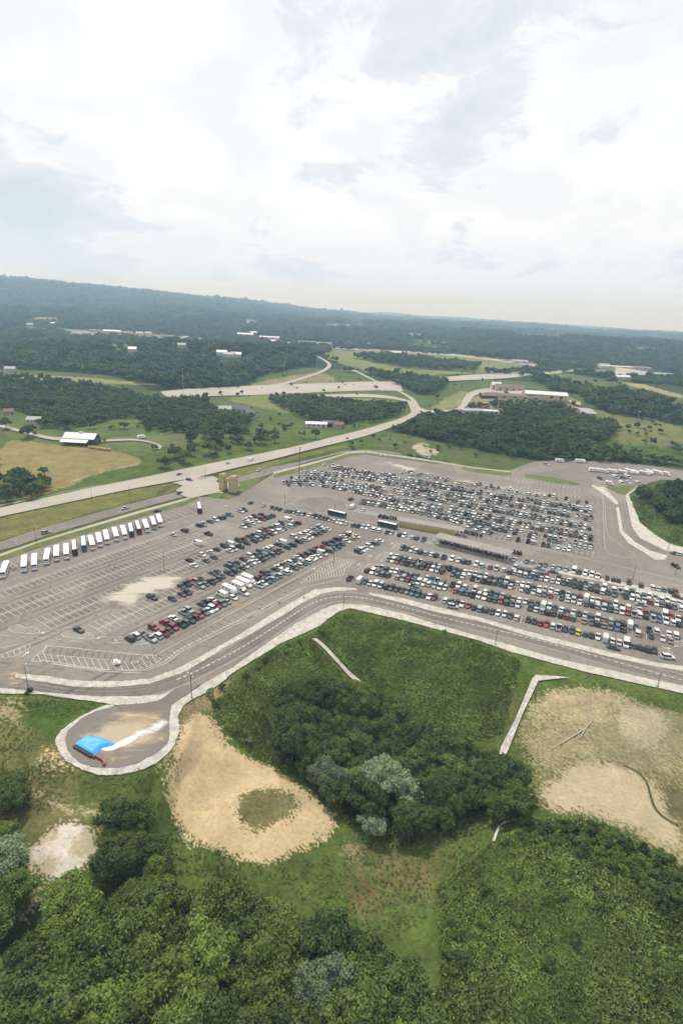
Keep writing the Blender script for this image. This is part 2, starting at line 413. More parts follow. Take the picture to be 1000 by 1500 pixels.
# ================================================================== SETTING: land
GRASS=(.074,.106,.025); LUSH=(.056,.098,.018); OLIVE=(.135,.135,.045); DIRT=(.44,.345,.205); PALE=(.52,.47,.38); BROWN=(.125,.093,.05)
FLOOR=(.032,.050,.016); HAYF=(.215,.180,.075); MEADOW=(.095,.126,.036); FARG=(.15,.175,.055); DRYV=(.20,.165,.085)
COVER=[ # (outline, colour, grain, edge warp in m)
 # beyond the highway
 (Q("0 745,136 714,238 693,400 661,560 625,600 612,620 585,520 545,380 565,235 575,0 560,-80 560,-80 760"),GRASS,1,6),
 (Q("0 640,90 650,150 655,190 666,207 672,204 682,150 688,100 712,60 726,30 730,0 715"),HAYF,.7,4),
 (Q("-10 618,30 622,95 640,160 650,225 650,240 660,200 668,150 655,90 652,0 640"),MEADOW,.8,4),
 (Q("20 495,75 500,73 520,40 515"),(.24,.22,.09),.6,6),
 (Q("150 640,330 632,345 640,250 655,160 652"),(.11,.13,.05),.7,5),
 (Q("118 612,220 600,300 600,205 628"),MEADOW,.7,5),
 (Q("0 548,130 552,160 557,240 562,230 566,140 560,0 556"),(.23,.21,.10),.6,6),
 (Q("330 583,400 578,470 588,470 612,430 608,400 600,345 590"),FARG,.8,6),
 (Q("500 582,600 588,590 600,560 612,500 590"),FARG,.8,6),
 (Q("500 512,620 518,760 530,800 540,690 548,560 550,460 520"),FARG,.8,10),
 (Q("350 565,470 542,500 560,400 572"),(.19,.17,.09),.8,6),
 (Q("625 600,672 572,690 575,660 605,635 606"),(.17,.18,.075),.8,5),
 (Q("660 585,780 572,850 585,845 600,780 605,680 608"),(.22,.20,.11),.8,6),
 (Q("780 560,860 545,1000 580,1000 600,860 590"),(.085,.10,.04),1,10),
 (Q("850 600,880 602,1000 620,1000 660,920 650,880 640,860 620"),(.14,.15,.055),.9,8),
 (Q("895 558,940 562,1000 580,1000 586"),(.25,.23,.11),.7,8),
 (Q("540 652,565 632,620 640,700 668,780 676,780 686,690 678,600 662"),(.085,.11,.037),1,3),
 (Q("603 650,618 648,628 655,642 660,636 668,612 664"),(.34,.30,.22),.8,7),
 # roadside medians
 (Q("0 758,102 736,190 716,253 707,300 700,258 719,204 731,136 749,68 771,0 791,-60 800,-60 770"),OLIVE,.9,.4),
 (Q("332 690,400 675,448 663,502 651,515 655,499 656,464 664,400 682,347 699,320 704"),OLIVE,.8,.4),
 # right bank beside the side road
 (Q("920 726,1000 690,1080 690,1080 815,1000 803,979 796,936 766"),(.075,.105,.03),1,1),
 # camera side of the lot
 (Q("-200 1018,0 1018,150 1026,262 1040,306 1012,412 942,484 905,513 892,592 909,700 938,856 984,1000 1016,1200 1060,1300 1500,1300 1900,-300 1900"),GRASS,1,1.0),
 (Q("-100 1030,0 1016,60 1040,85 1090,130 1145,110 1180,40 1210,-100 1230"),(.125,.128,.045),1.1,4),
 (Q("60 1022,150 1028,120 1045,80 1068,75 1100,50 1080,30 1040"),LUSH,1,4),
 (Q("62 1095,85 1110,92 1130,70 1135"),DIRT,.5,4),
 (Q("0 1130,60 1150,180 1190,160 1215,40 1225,0 1240"),(.13,.125,.05),1,6),
 (Q("0 1052,12 1062,24 1082,28 1110,36 1140,44 1142,36 1108,30 1078,18 1056,4 1046"),(.075,.085,.028),1,1.0),
 (Q("0 1022,24 1026,36 1044,26 1058,8 1046,0 1050"),(.30,.25,.14),.8,2.5),
 (Q("40 1150,90 1178,150 1188,148 1194,86 1186,36 1158"),(.30,.25,.15),.8,1.5),
 (Q("216 1110,240 1088,258 1080,250 1104,228 1128"),(.30,.25,.15),.8,2.5),
 (Q("250 1085,262 1040,310 1012,345 990,345 1020,300 1040"),DRYV,.9,3),
 (Q("268 1055,300 1042,320 1068,350 1105,425 1135,460 1165,498 1196,482 1220,436 1248,386 1262,335 1256,280 1238,250 1205,246 1150,255 1100"),DIRT,.45,1.8),
 (Q("360 1157,425 1157,440 1170,420 1198,380 1218,347 1205,345 1180"),(.135,.128,.052),1,1.8),
 (Q("80 1210,100 1202,145 1215,150 1230,120 1270,100 1290,65 1295,40 1265,35 1245"),(.40,.34,.24),.5,2.0),
 (Q("40 1246,78 1234,86 1210,104 1205,122 1212,112 1228,98 1240,92 1250,122 1266,120 1274,100 1288,74 1294,82 1268,76 1258,50 1262"),(.52,.48,.42),.4,1.5),
 (Q("60 1290,10 1380,-5 1430,20 1430,50 1340"),(.28,.23,.14),.7,2),
 (Q("540 1215,590 1210,665 1225,660 1260,640 1300,560 1345,500 1340,520 1280"),BROWN,.9,4),
 (Q("505 1230,540 1235,530 1260,510 1255"),(.22,.18,.10),.8,3),
 (Q("460 925,484 905,513 895,592 912,700 942,770 965,770 1000,735 1075,690 1085,600 1040,530 1000"),LUSH,.8,2),
 (Q("770 1000,735 1080,715 1085,745 1010"),(.105,.105,.04),1,3),
 (Q("785 1018,840 1002,900 1015,1000 1045,1120 1080,1150 1300,1000 1265,950 1238,910 1212,850 1192,780 1182,788 1140,765 1092,760 1055"),(.30,.262,.15),.8,3),
 (Q("860 1100,880 1055,905 1018,1000 1045,1100 1080,1100 1130,1000 1110,960 1130,900 1120"),(.22,.20,.115),.9,4),
 (Q("900 1030,960 1040,990 1060,960 1100,915 1085"),(.33,.295,.20),.6,4),
 (Q("800 1150,850 1115,920 1125,960 1150,990 1200,1000 1240,940 1215,850 1185,790 1180"),(.40,.335,.22),.5,2.2),
 (Q("970 1150,1010 1155,1010 1195,975 1190"),(.14,.125,.06),.9,2),
 (Q("640 1255,720 1225,780 1190,870 1195,1000 1270,1250 1330,1250 1900,600 1900,650 1420"),LUSH,.8,3),
 (Q("820 1265,900 1290,960 1330,940 1345,860 1320"),(.034,.060,.016),.8,3),  # shade below the mound's hedge, painted into the land colour
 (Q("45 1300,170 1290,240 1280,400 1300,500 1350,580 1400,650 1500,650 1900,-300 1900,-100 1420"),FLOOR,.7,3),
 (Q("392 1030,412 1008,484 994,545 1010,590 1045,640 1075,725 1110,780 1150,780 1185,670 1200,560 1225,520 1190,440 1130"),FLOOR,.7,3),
]
def closed_smooth(P,n=2):
    P=np.asarray(P,float)
    for k in range(n):
        Nx=np.roll(P,-1,0); Q_=np.empty((2*len(P),P.shape[1])); Q_[0::2]=.78*P+.22*Nx; Q_[1::2]=.22*P+.78*Nx; P=Q_
    return P
COVER=[([tuple(v) for v in closed_smooth(p)],c,g,w) for p,c,g,w in COVER]
COVW=[(flat(*np.array(p).T) if max(q[1] for q in p)>1800 else GP(p)[:,:2],c,g,w) for p,c,g,w in COVER]
FARF=[(Q(s),c) for s,c in (("37 466,70 464,97 468,80 473,45 472",(.20,.19,.09)),("25 478,100 482,180 487,260 492,300 496,300 501,240 497,160 493,90 488,25 484",(.22,.20,.12)),("95 490,135 489,150 493,110 496",(.40,.35,.26)),("195 493,225 493,262 497,240 501,200 498",(.36,.30,.2)),
 ("160 505,188 503,190 512,162 515",(.13,.16,.05)),("352 469,372 468,384 478,362 476",(.26,.25,.14)),("418 500,470 503,500 508,480 511,430 507",(.20,.2,.09)),("700 519,800 526,880 533,860 537,760 530",(.13,.15,.055)),("820 543,880 540,1000 548,1000 556,900 552",(.15,.16,.06)),("600 497,690 502,720 508,640 506",(.12,.14,.05)),
 ("560 505,600 503,680 512,640 515",(.14,.16,.06)),("880 510,960 508,1000 514,930 518",(.14,.16,.065)),("730 490,800 492,840 498,770 498",(.12,.14,.06)),("230 462,300 459,330 465,260 468",(.13,.14,.06)),("450 476,520 474,560 480,500 483",(.13,.145,.06)),("60 448,110 446,140 451,90 454",(.12,.13,.06)),("770 548,830 546,880 556,930 570,900 578,840 566",(.10,.125,.04)))]
FARFW=[(GP([tuple(v) for v in closed_smooth(p)])[:,:2],c) for p,c in FARF]
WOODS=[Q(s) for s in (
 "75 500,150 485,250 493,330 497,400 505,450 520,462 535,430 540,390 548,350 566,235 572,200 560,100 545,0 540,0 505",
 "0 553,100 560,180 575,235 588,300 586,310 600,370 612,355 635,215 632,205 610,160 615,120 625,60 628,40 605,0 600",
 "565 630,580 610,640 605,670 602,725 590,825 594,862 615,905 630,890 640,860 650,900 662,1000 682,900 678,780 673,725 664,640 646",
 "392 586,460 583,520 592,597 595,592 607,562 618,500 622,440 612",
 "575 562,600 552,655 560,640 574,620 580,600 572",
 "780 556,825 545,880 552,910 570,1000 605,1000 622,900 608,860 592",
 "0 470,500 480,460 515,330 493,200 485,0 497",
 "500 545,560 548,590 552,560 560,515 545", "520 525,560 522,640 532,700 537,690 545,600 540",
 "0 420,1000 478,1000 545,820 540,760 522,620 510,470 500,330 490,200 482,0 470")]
WOODW=[GP(p)[:,:2] for p in WOODS]
MOTTLE=[i for i,q in enumerate(COVER) if q[1]==(.30,.262,.15)]
def cover_at(X,Y):
    d=np.hypot(X,Y); n=len(X)
    col=np.tile(np.array([.068,.100,.022,1.0]),(n,1))
    # broad variety of far fields and woods
    far=d>1150
    f1=fbm(X*.0035,Y*.0035,31,4)
    col[far]=(.030,.048,.017,1.0)
    fld=far&(f1>.225)&(d<7000); col[fld]=(.13,.14,.058,.8); fl2=far&(f1>.30)&(d<7000); col[fl2]=(.22,.20,.10,.8)
    wx=fbm(X*.11,Y*.11,41,3)*2; wy=fbm(X*.11+50,Y*.11,47,3)*2; sx=fbm(X*.6,Y*.6,51,2); sy=fbm(X*.6+9,Y*.6+5,57,2)
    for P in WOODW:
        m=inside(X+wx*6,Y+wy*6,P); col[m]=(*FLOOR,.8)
    for P,c in FARFW: col[inside(X+wx*12,Y+wy*12,P)]=(*c,.8)
    jx=RNG.normal(0,1,n)*.42; jy=RNG.normal(0,1,n)*.42
    rut=1+.35*fbm(X*.22,Y*.22,97,4)
    for ci,(P,c,g,w) in enumerate(COVW):
        k=w if ci>=18 else 0.0
        m=inside(X+wx*w+sx*w*.9+jx*k,Y+wy*w+sy*w*.9+jy*k,P); col[m]=(*c,g)
        if c==DIRT or c==PALE: col[m,:3]*=rut[m,None]
        if c==BROWN: col[m&(RNG.uniform(0,1,n)<.45+1.2*fbm(X*.12,Y*.12,88,4))]=(*GRASS,1)
        if ci in MOTTLE:
            f=fbm(X*.045,Y*.045,91,5)+.35*(RNG.uniform(0,1,n)-.5)*1.0; col[m&(f>.10)]=(.155,.150,.06,1); col[m&(f<-.20)]=(.36,.29,.17,.8)
    return col
R_=np.r_[np.arange(85,335,.42),335*np.exp(np.linspace(0,math.log(12800/335),800))]; n_r,n_a=len(R_),800
A_=np.radians(np.linspace(-56,56,n_a))
RR,AA=np.meshgrid(R_,A_,indexing='ij'); TX=(RR*np.sin(AA)).ravel(); TY=(RR*np.cos(AA)-62).ravel()
TZ=lvl(TX,TY)
i_=np.arange(n_r-1)[:,None]*n_a+np.arange(n_a-1)[None]; TF=np.stack([i_,i_+1,i_+n_a+1,i_+n_a],-1).reshape(-1,4)
# gentle clumpy relief so far woods have a lumpy silhouette
TD=np.hypot(TX,TY); TZ=TZ+sstep(2600,4200,TD)*14*fbm(TX*.012,TY*.012,71,3)
TZ=TZ-.25*((TD<700))
land=mesh_np('ground',np.stack([TX,TY,TZ],-1),TF[:,::-1],LAND,None,True)
cv=cover_at(TX,TY).astype(np.float32); ca=land.data.color_attributes.new('cover','FLOAT_COLOR','POINT'); ca.data.foreach_set('color',cv.ravel())
struct(land,'rolling green country with bare soil patches, farm fields and wooded hills','land')
# ------------------------------------------------------------------ paved plateau
lot=sheet('parking_lot',PAVED_W,0.0,ASPH); struct(lot,'large worn grey brown asphalt car park with white stall lines','car park')
fr=np.array(Q("-70 808,0 802,51 783,136 758.5,204 739.5,265 724,300 714,335 707,367 699,400 688,448 673,500 660,540 658,588 664,636 672,700 679,760 686,820 696,870 705,905 718,912 740,917 772,930 790,960 812,1000 830,1060 842"))
FRW=flat(fr[:,0],fr[:,1])
road=ribbon('frontage_road',FRW[:14],[11,11,11,11,11,11,11,11,11],.012,ASPD,None,4,0,True); struct(road,'two lane grey frontage road between two grass strips','road')
PR=flat(*np.array(Q("0 998.5,60 1002,112 1012,177 1013.5,225 1008,272 991,310 972,340 957,385 930,430 900,463 880,498 873,534 876,592 889,640 903,700 917,784 936,892 967,1000 997,1100 1022")).T)
r2=ribbon('perimeter_road',PR,9.0,.008,ASPD,None,3,0,True); struct(r2,'two lane perimeter road curving round the near edge of the car park','road')
VERGES=[("24 987,58 989,112 997,177 998,221 994,265 977,340 936,412 891,459 864,495 860,520 861.5,524 864,491 866,470 870,441 884,412 903,340 943,333 946,272 984,218 1002,163 1007,112 1006,44 996,22 992"),
 ("540 868,592 877,640 889,700 904,784 928,892 955,964 971,1000 976,1100 998,1100 1010,1000 983,964 977,892 962,784 935,700 909.4,640 897,592 884,542 871.6"),
 ("262 1046,248 1057,251.6 1033,299 1001,340 978,430 915,477 890,498 884,534 886,592 899,640 915,726 939,820 966,1000 1005,1100 1030,1100 1046,1000 1016,856 984,748 955,700 938,592 909,513 891,498 895,484 904,466 918,412 942,340 986,306 1012.6,272 1029.6"),
 ("0 1008,44 1012,136 1020,204 1020,238 1017,258 1007,234.6 1026,204 1031,170 1033,153 1030,110 1024,68 1017,0 1016"),
 ("867 710,886 717.6,899 729,905.6 738,901 739,890 729,876 719,866 712"),
 ("901.6 743,905.6 743,912 778,929.6 794,952 807,977.6 814,973 820,958 820,944 810,920 796,907 780"),
 ("930 717,920 725,928 740,936 765,958 783,979 796,1000 802,1060 815,1060 824,1000 810,974.4 807,936 788,925 772,918.4 740,915 725.6,929 716"),
 ("816 835,900 851,1000 870,1060 882,1060 893,1000 878,880 852,816 840"),("930 862,1000 876,1060 888,1060 897,1000 884,930 869")]
for k,s in enumerate(VERGES):
    g=pxsheet('gravel_verge',Q(s),.05+.003*k,GRAV,None,None,False,True); struct(g,'strip of crushed white stone edging the road','gravel')
bulb=sheet('drainage_basin',BULB_W,.02,ASPD); struct(bulb,'rounded paved basin stained with tan soil','paving')
ring=Q("340 989,306 1012.6,272 1029.6,260 1046.6,263.5 1070,251.6 1101,221 1123,190 1133,150 1137,116 1126.5,92 1111,80 1087,85 1074,116 1050,153 1033,168 1032,170 1033.5,126 1047,102 1067.5,93.5 1084.5,109 1115,146 1127,190 1123.5,234.6 1101.5,249.5 1084,247.5 1057,251 1034,299 1003")
g=pxsheet('gravel_ring',[tuple(v) for v in closed_smooth(ring,1)],.075,GRAV,None,None,False,True); struct(g,'ring of white riprap stone round the paved basin','gravel')
STRIPW=[]
for s in ("457 936,464 936,529 999,525 1003,514 994","779 994,784 989,813 991,835 993,813 995,788 998,764 1048,744 1099,732 1122,727 1122,733 1095,755 1052","720 1232,728 1212,738 1203,748 1204,733 1209,724 1234"):
    STRIPW.append(GP(Q(s))[:,:2]); g=pxsheet('gravel_strip',Q(s),.25,GRAV,None,1.5); struct(g,'narrow ditch lined with pale stone','gravel')
for s,m,lb in (("315 722,326 713,349 720,381 703,381 700,367 703,340 712,349.4 727,334 729",LUSH,''),("400 694.4,448 682,488 671,510 664,536 662.4,583 669,612 673,644 678,642 680,608 675.5,578 671.5,536 665,513 667,490 675,450 686,402 698",0,''),("675 682,690 685.6,746 692,748 695.5,740 696.5,690 690.5,676 685.5",0,''),("767 695,802 699,845 708,850 710.5,825 708.5,770 699",0,''),("0 816,54 797,136 773.5,204 753,265 736,289 727.6,291 731,268 741,206 758,138 779,56 803,0 823,-60 840,-60 833",0,''),("883 713,928 711,915 725,905 723",0,'')):
    pass
m,nt,b=newmat('verge_grass'); n1=noise(nt,.8,5,.7); n2=noise(nt,.12,4)
nt.links.new(mixc(nt,maprange(nt,n2,.35,.65,0,1),(.058,.105,.016),(.13,.14,.04)),b.inputs['Base Color']); b.inputs['Roughness'].default_value=.95; bump(nt,b,n1,.3); VGRASS=m
GI=[]
for k,s in enumerate(("303 728,334 731.5,349.4 725,367 715,381 705,381 699,367 702,345 707,318 711","400 694.4,448 682,488 671,510 664,536 662.4,583 669,612 673,644 678,642 680.5,608 676,578 672,536 666,514 668,491 676,450 687.5,402 700","675 681,690 684,746 690.5,749 694.5,740 697,690 691.5,676 687","767 694,802 698,845 707,850 710.5,825 709.5,770 699.5","-60 832,0 815,54 796,136 772.5,204 752,265 735,289 727,291 731,268 741,206 758,138 779,56 803,0 823,-60 841","883 713,930 711,915 725,905 723")):
    g=pxsheet('grass_strip',Q(s),.10+.002*k,VGRASS,None,None,False,True); struct(g,'kerbed strip of rough grass at the lot edge','grass'); GI.append(g)
for s in ("0 812,68 789,136 768.5,204 748.5,265 732,303 722,303 724,265 735,204 752,136 772,54 796,0 815.5","400 691.5,448 679.5,488 669,510 662,536 660.5,583 667,612 671,646 676.5,690 684,746 690.5,746 692,690 685.8,644 678.3,612 673.3,583 669.3,536 662.8,510 664.4,488 671.4,448 682.4,400 694.8"):
    g=pxsheet('kerb',Q(s),.13,CONC,None,None,False,True); struct(g,'pale concrete kerb strip between frontage road and grass','kerb')
DRAIN=granular('grey_rubble',(.24,.225,.20),(.42,.40,.36),.8,3.0); GULLY=granular('weedy_gully',(.035,.05,.018),(.10,.10,.045),.5,2.5)
for q_,wd,mt,lb in (("861 1012,862 1030,861 1046,868 1054,858 1066,840 1078,808 1096",.34,DRAIN,'thin pale drainage line forking across the bare field'),("866 1056,855 1070,849 1082",.28,DRAIN,'short pale branch of the drainage line'),("913 1121,925 1126,938 1134,948 1148,952 1166,958 1184,972 1198,992 1208",.6,GULLY,'dark weedy gully winding across the bare field')):
    g=ribbon('drainage_line' if mt is DRAIN else 'gully',GP(Q(q_)),[wd*.6,wd,wd*1.3,wd*.7],.12,mt,None,.9); struct(g,lb,'ditch')
jx_=pxsheet('interchange_apron',Q("594 612,602 604,597 590,604 587,616 598,628 602,640 604,638 607,622 608,616 614,605 618"),.5,CONC,None,8); struct(jx_,'pale paved apron where the ramps meet','road')
# ------------------------------------------------------------------ roads beyond
def road_between(name,up,lo,mat,z,label,step=6):
    """road between its two traced edges, draped"""
    A=GP(up);B=GP(lo); n=max(8,int(np.linalg.norm(np.diff(A[:,:2],axis=0),axis=1).sum()/step))
    def rs(P):
        P=smoothline(P[:,:2],2); d=np.r_[0,np.cumsum(np.linalg.norm(np.diff(P,axis=0),axis=1))]; t=np.linspace(0,d[-1],n); return np.stack([np.interp(t,d,P[:,0]),np.interp(t,d,P[:,1])],1)
    A=rs(A);B=rs(B); k=7; V=np.stack([A*(1-s)+B*s for s in np.linspace(0,1,k)],1); Z=lvl(V[...,0],V[...,1])
    Z=np.maximum(Z,Z.mean(1,keepdims=True))+z
    V3=np.concatenate([V,Z[...,None]],-1).reshape(-1,3); i=np.arange(n-1)[:,None]*k+np.arange(k-1)[None]; Fc=np.stack([i,i+k,i+k+1,i+1],-1).reshape(-1,4)
    o=mesh_np(name,V3,Fc,mat); struct(o,label,'road'); return o,A,B
hw,HA,HB=road_between('highway',Q("-80 762,0 744.6,136 714,180 706,268 687.5,334 674,400 661,440 653,496 638,540 628,566 620,590 612,604 603,606 594,590 576,560 563,515 543"),Q("-80 776,0 757.5,102 736,190 717,253 706,290 700,334 688.6,400 674,448 661,502 648,545 636,578 625,606 611.5,616 603,611.5 591,596 577,563 562.3,517 541.3"),CONC,.30,'pale divided highway running past the car park up to the interchange')
for up,lo,lb in (("235 574,300 568.5,350 566,420 564,500 560.5,550 559,585 560","250 586,320 580.5,400 578,500 573,550 572,590 573","wide pale interstate crossing the valley"),
  ("400 583,500 577,560 578,600 587","402 586,500 581.5,560 582,600 590","pale ramp below the interstate"),
  ("650 553,725 547,780 544,815 543,850 541","650 560,725 556,780 550,815 547,850 543","pale carriageway on the right of the interchange"),
  ("900 543,950 548,1000 548","900 550,950 553,1000 553","short stretch of road far right"),
  ("460 521,482 532,475 542,440 553,410 562,380 566","464 521,488 533,480 543,445 555,415 564,390 568","pale ramp climbing left of the interchange"),
  ("440 508,500 509,560 512,625 516,710 524,810 536","440 511,500 512,560 515,625 519,710 527,810 540","distant pale road along the ridge field"),
  ("625 601,640 602,672 600,678 585,690 574,720 568,780 575,820 584,850 590","630 606,645 607,680 602,690 586,697 578,720 573,780 580,820 588,850 596","road curving into the hilltop service area"),
  ("0 622,30 630,70 640,100 642","0 626,30 634,70 645,100 647","farm lane to the barn"),("150 645,200 642,240 652,235 658","150 648,200 645,234 652,230 658","farm track behind the barn")):
    road_between('road' if 'road' in lb or 'inter' in lb or 'carr' in lb else 'lane',Q(up),Q(lo),CONC,.35,lb)
jn=pxsheet('road_junction',Q("253 708,290 699,312 698,322 703,320 708,345 706,352 712,330 718,320 722,296 727,279 731,268 727,258 719,268 712"),.4,CONC,None,6); struct(jn,'pale concrete crossing joining highway and car park entrance','road')
# ================================================================== CARS: every stall read off the photograph
CR={'1':(.18,0,800),'2':(.18,160,820),'3':(.18,300,790),'4':(.16,240,730),'5':(.16,380,730),'6':(.14,500,790),'7':(.14,620,800),'8':(.14,740,810),'9':(.14,860,820),
 'a':(.16,460,720),'b':(.16,600,740),'c':(.16,400,640),'d':(.16,540,640),'e':(.16,690,680),'f':(.16,840,660),'g':(.22,180,660),'h':(.34,0,680)}
def cars_px(s):
    out=[];cur=None
    for tk in s.split(','):
        p=tk.split()
        if len(p)==4: cur=p.pop(0)
        k,x0,y0=CR[cur]; out.append((x0+float(p[0])*k,y0+float(p[1])*k,p[2]))
    return out
R_ROWS=[ # name used in the labels, double-row partner, cars
('single row along the perimeter road',"6 90 405 r,195 425 V,255 440 g,300 452 w,360 465 w,413 475 s,470 487 k,525 497 k,580 512 k,635 530 m,693 543 g,748 553 b,803 568 g,858 580 g,915 595 w,972 610 m,7 235 565 w,297 578 k,347 592 m,408 603 w,475 620 r,530 640 k,592 650 s,648 660 g,715 672 g,780 690 w,845 700 w,905 715 g,965 722 w,8 235 690 m,302 705 k,367 730 r,430 745 r,500 765 w,562 778 s,628 795 k,695 808 g,766 820 y,838 845 g,897 860 k,970 882 w,9 195 820 V,260 840 w,330 860 w,405 865 V,470 885 g,540 905 k,615 915 k,700 943 k"),
('near half of second row from perimeter road',"6 275 320 m,325 340 w,380 345 g,432 355 g,487 365 g,592 392 s,647 400 s,697 415 r,755 425 g,808 440 w,865 450 w,922 465 w,970 490 s,7 110 418 s,172 420 w,230 440 s,340 462 r,405 470 b,457 490 g,517 495 k,577 510 s,632 522 w,695 540 g,748 552 g,810 575 r,870 580 g,930 600 g,990 620 g,8 130 558 s,260 572 k,320 585 w,383 607 s,445 615 k,510 632 k,573 640 k,640 650 r,703 665 g,832 715 t,903 722 g,970 740 k,9 110 668 k,175 680 t,243 710 g,310 705 b,375 725 k,518 750 w,650 770 k,800 830 s,870 840 t"),
('far half of second row from perimeter road',"6 365 280 s,420 298 w,470 312 g,525 315 w,575 335 w,632 350 k,678 355 g,730 365 g,785 380 g,897 398 w,950 415 b,995 435 w,7 150 362 w,205 375 g,310 402 k,368 405 w,430 408 w,533 445 w,643 468 w,708 485 k,768 505 b,827 515 s,885 530 g,942 545 t,995 560 w,8 85 480 t,150 490 w,212 500 s,268 515 k,330 520 g,395 530 V,457 548 w,515 565 g,578 590 w,638 600 g,715 615 w,770 635 k,830 640 s,897 660 g,967 670 w,9 110 600 w,170 615 t,247 645 s,305 645 k,370 660 m,455 690 V,510 695 g,640 720 g,712 730 w,855 770 w,925 785 w"),
('near half of third row from perimeter road',"6 492 198 g,542 212 w,590 235 m,640 245 g,693 255 m,742 265 g,800 275 g,853 285 m,905 295 m,952 303 w,995 315 s,7 195 255 m,310 278 g,360 290 g,410 308 w,523 335 k,573 345 w,632 355 k,690 367 m,745 380 g,797 400 k,855 415 g,910 425 w,8 10 345 g,50 352 s,170 375 s,232 392 k,292 400 s,352 412 w,408 425 g,470 440 r,590 470 g,650 480 w,715 500 s,780 505 w,835 525 g,900 530 k,965 545 s,9 105 470 s,172 490 s,235 510 g,298 525 s,357 530 w,425 555 r,490 562 s,555 588 w,620 598 k,688 610 w,750 620 b,825 630 w,890 655 w,950 660 k"),
('far half of third row from perimeter road',"6 525 158 w,577 168 w,617 193 g,668 203 b,720 208 w,775 225 g,825 230 w,877 240 k,930 258 m,975 265 g,7 170 210 s,228 208 m,275 230 k,327 240 g,378 250 g,433 257 w,485 272 w,543 282 w,600 295 s,652 303 w,707 318 g,760 330 g,815 350 g,875 360 w,925 372 g,985 385 w,8 130 312 w,182 325 w,240 340 w,300 352 b,358 360 w,412 380 s,475 382 w,533 395 w,597 420 g,655 430 s,718 440 g,780 455 m,848 462 V,903 475 w,965 485 w,9 105 410 w,170 435 r,235 455 g,300 465 w,352 480 t,418 490 w,550 525 w,612 535 r,672 548 g,735 565 g,815 580 V,880 590 r,945 605 w,995 615 g"),
('near half of fourth row from perimeter road',"8 42 188 g,98 200 s,155 215 s,212 228 s,262 242 b,318 248 b,375 262 s,432 275 w,490 280 s,553 293 w,605 305 g,662 320 k,718 330 g,780 345 k,840 360 s,897 378 k,955 390 k,9 165 335 w,222 350 g,275 355 g,405 385 k,470 395 w,525 405 s,590 410 s,655 430 r,720 440 w,785 460 g,840 475 k,905 490 g,970 505 w"),
('far half of fourth row from perimeter road',"8 100 150 s,165 165 g,240 185 g,303 203 w,370 218 g,428 228 r,555 250 g,612 265 t,668 278 w,720 290 g,778 300 k,837 318 g,897 328 s,955 345 k,9 45 255 w,98 270 g,172 280 w,275 302 w,340 315 w,405 330 w,460 345 k,520 355 w,585 370 g,645 380 w,715 395 s,770 405 w,832 420 w,890 430 w,955 445 w"),
('single row beside the long shelter',"6 640 80 k,690 95 k,733 105 s,782 122 w,832 135 m,882 142 s,945 158 w,990 170 k,7 213 108 b,298 130 w,362 138 w,420 152 b,472 165 k,553 185 w,610 195 s,700 218 r,765 230 s,840 245 w,897 260 g,950 270 s"),
('single row past the shelter by bus road',"8 90 60 w,220 78 g,278 95 s,360 108 g,422 125 g,500 135 s,560 150 s,630 168 s,708 180 V,773 198 m,838 215 w,905 225 w,960 238 w,9 207 190 m,268 200 k,325 212 k,438 240 m,555 258 g,683 285 w,740 297 s,795 308 g,860 318 g,920 335 r"),
('single row along the bus lane',"5 105 85 m,148 90 g,190 95 m,250 112 g,288 115 g,328 120 g,365 130 w,403 138 k,460 150 w,500 165 k,540 170 k,575 178 g,610 190 m,650 190 s,685 203 w,722 212 w,760 220 w,797 227 w,860 240 g,905 250 k,a 450 318 s,490 330 w,550 340 w,600 355 w,668 370 k,710 378 s,785 395 k,825 400 w,895 413 w,940 425 b,1000 440 k"),
]
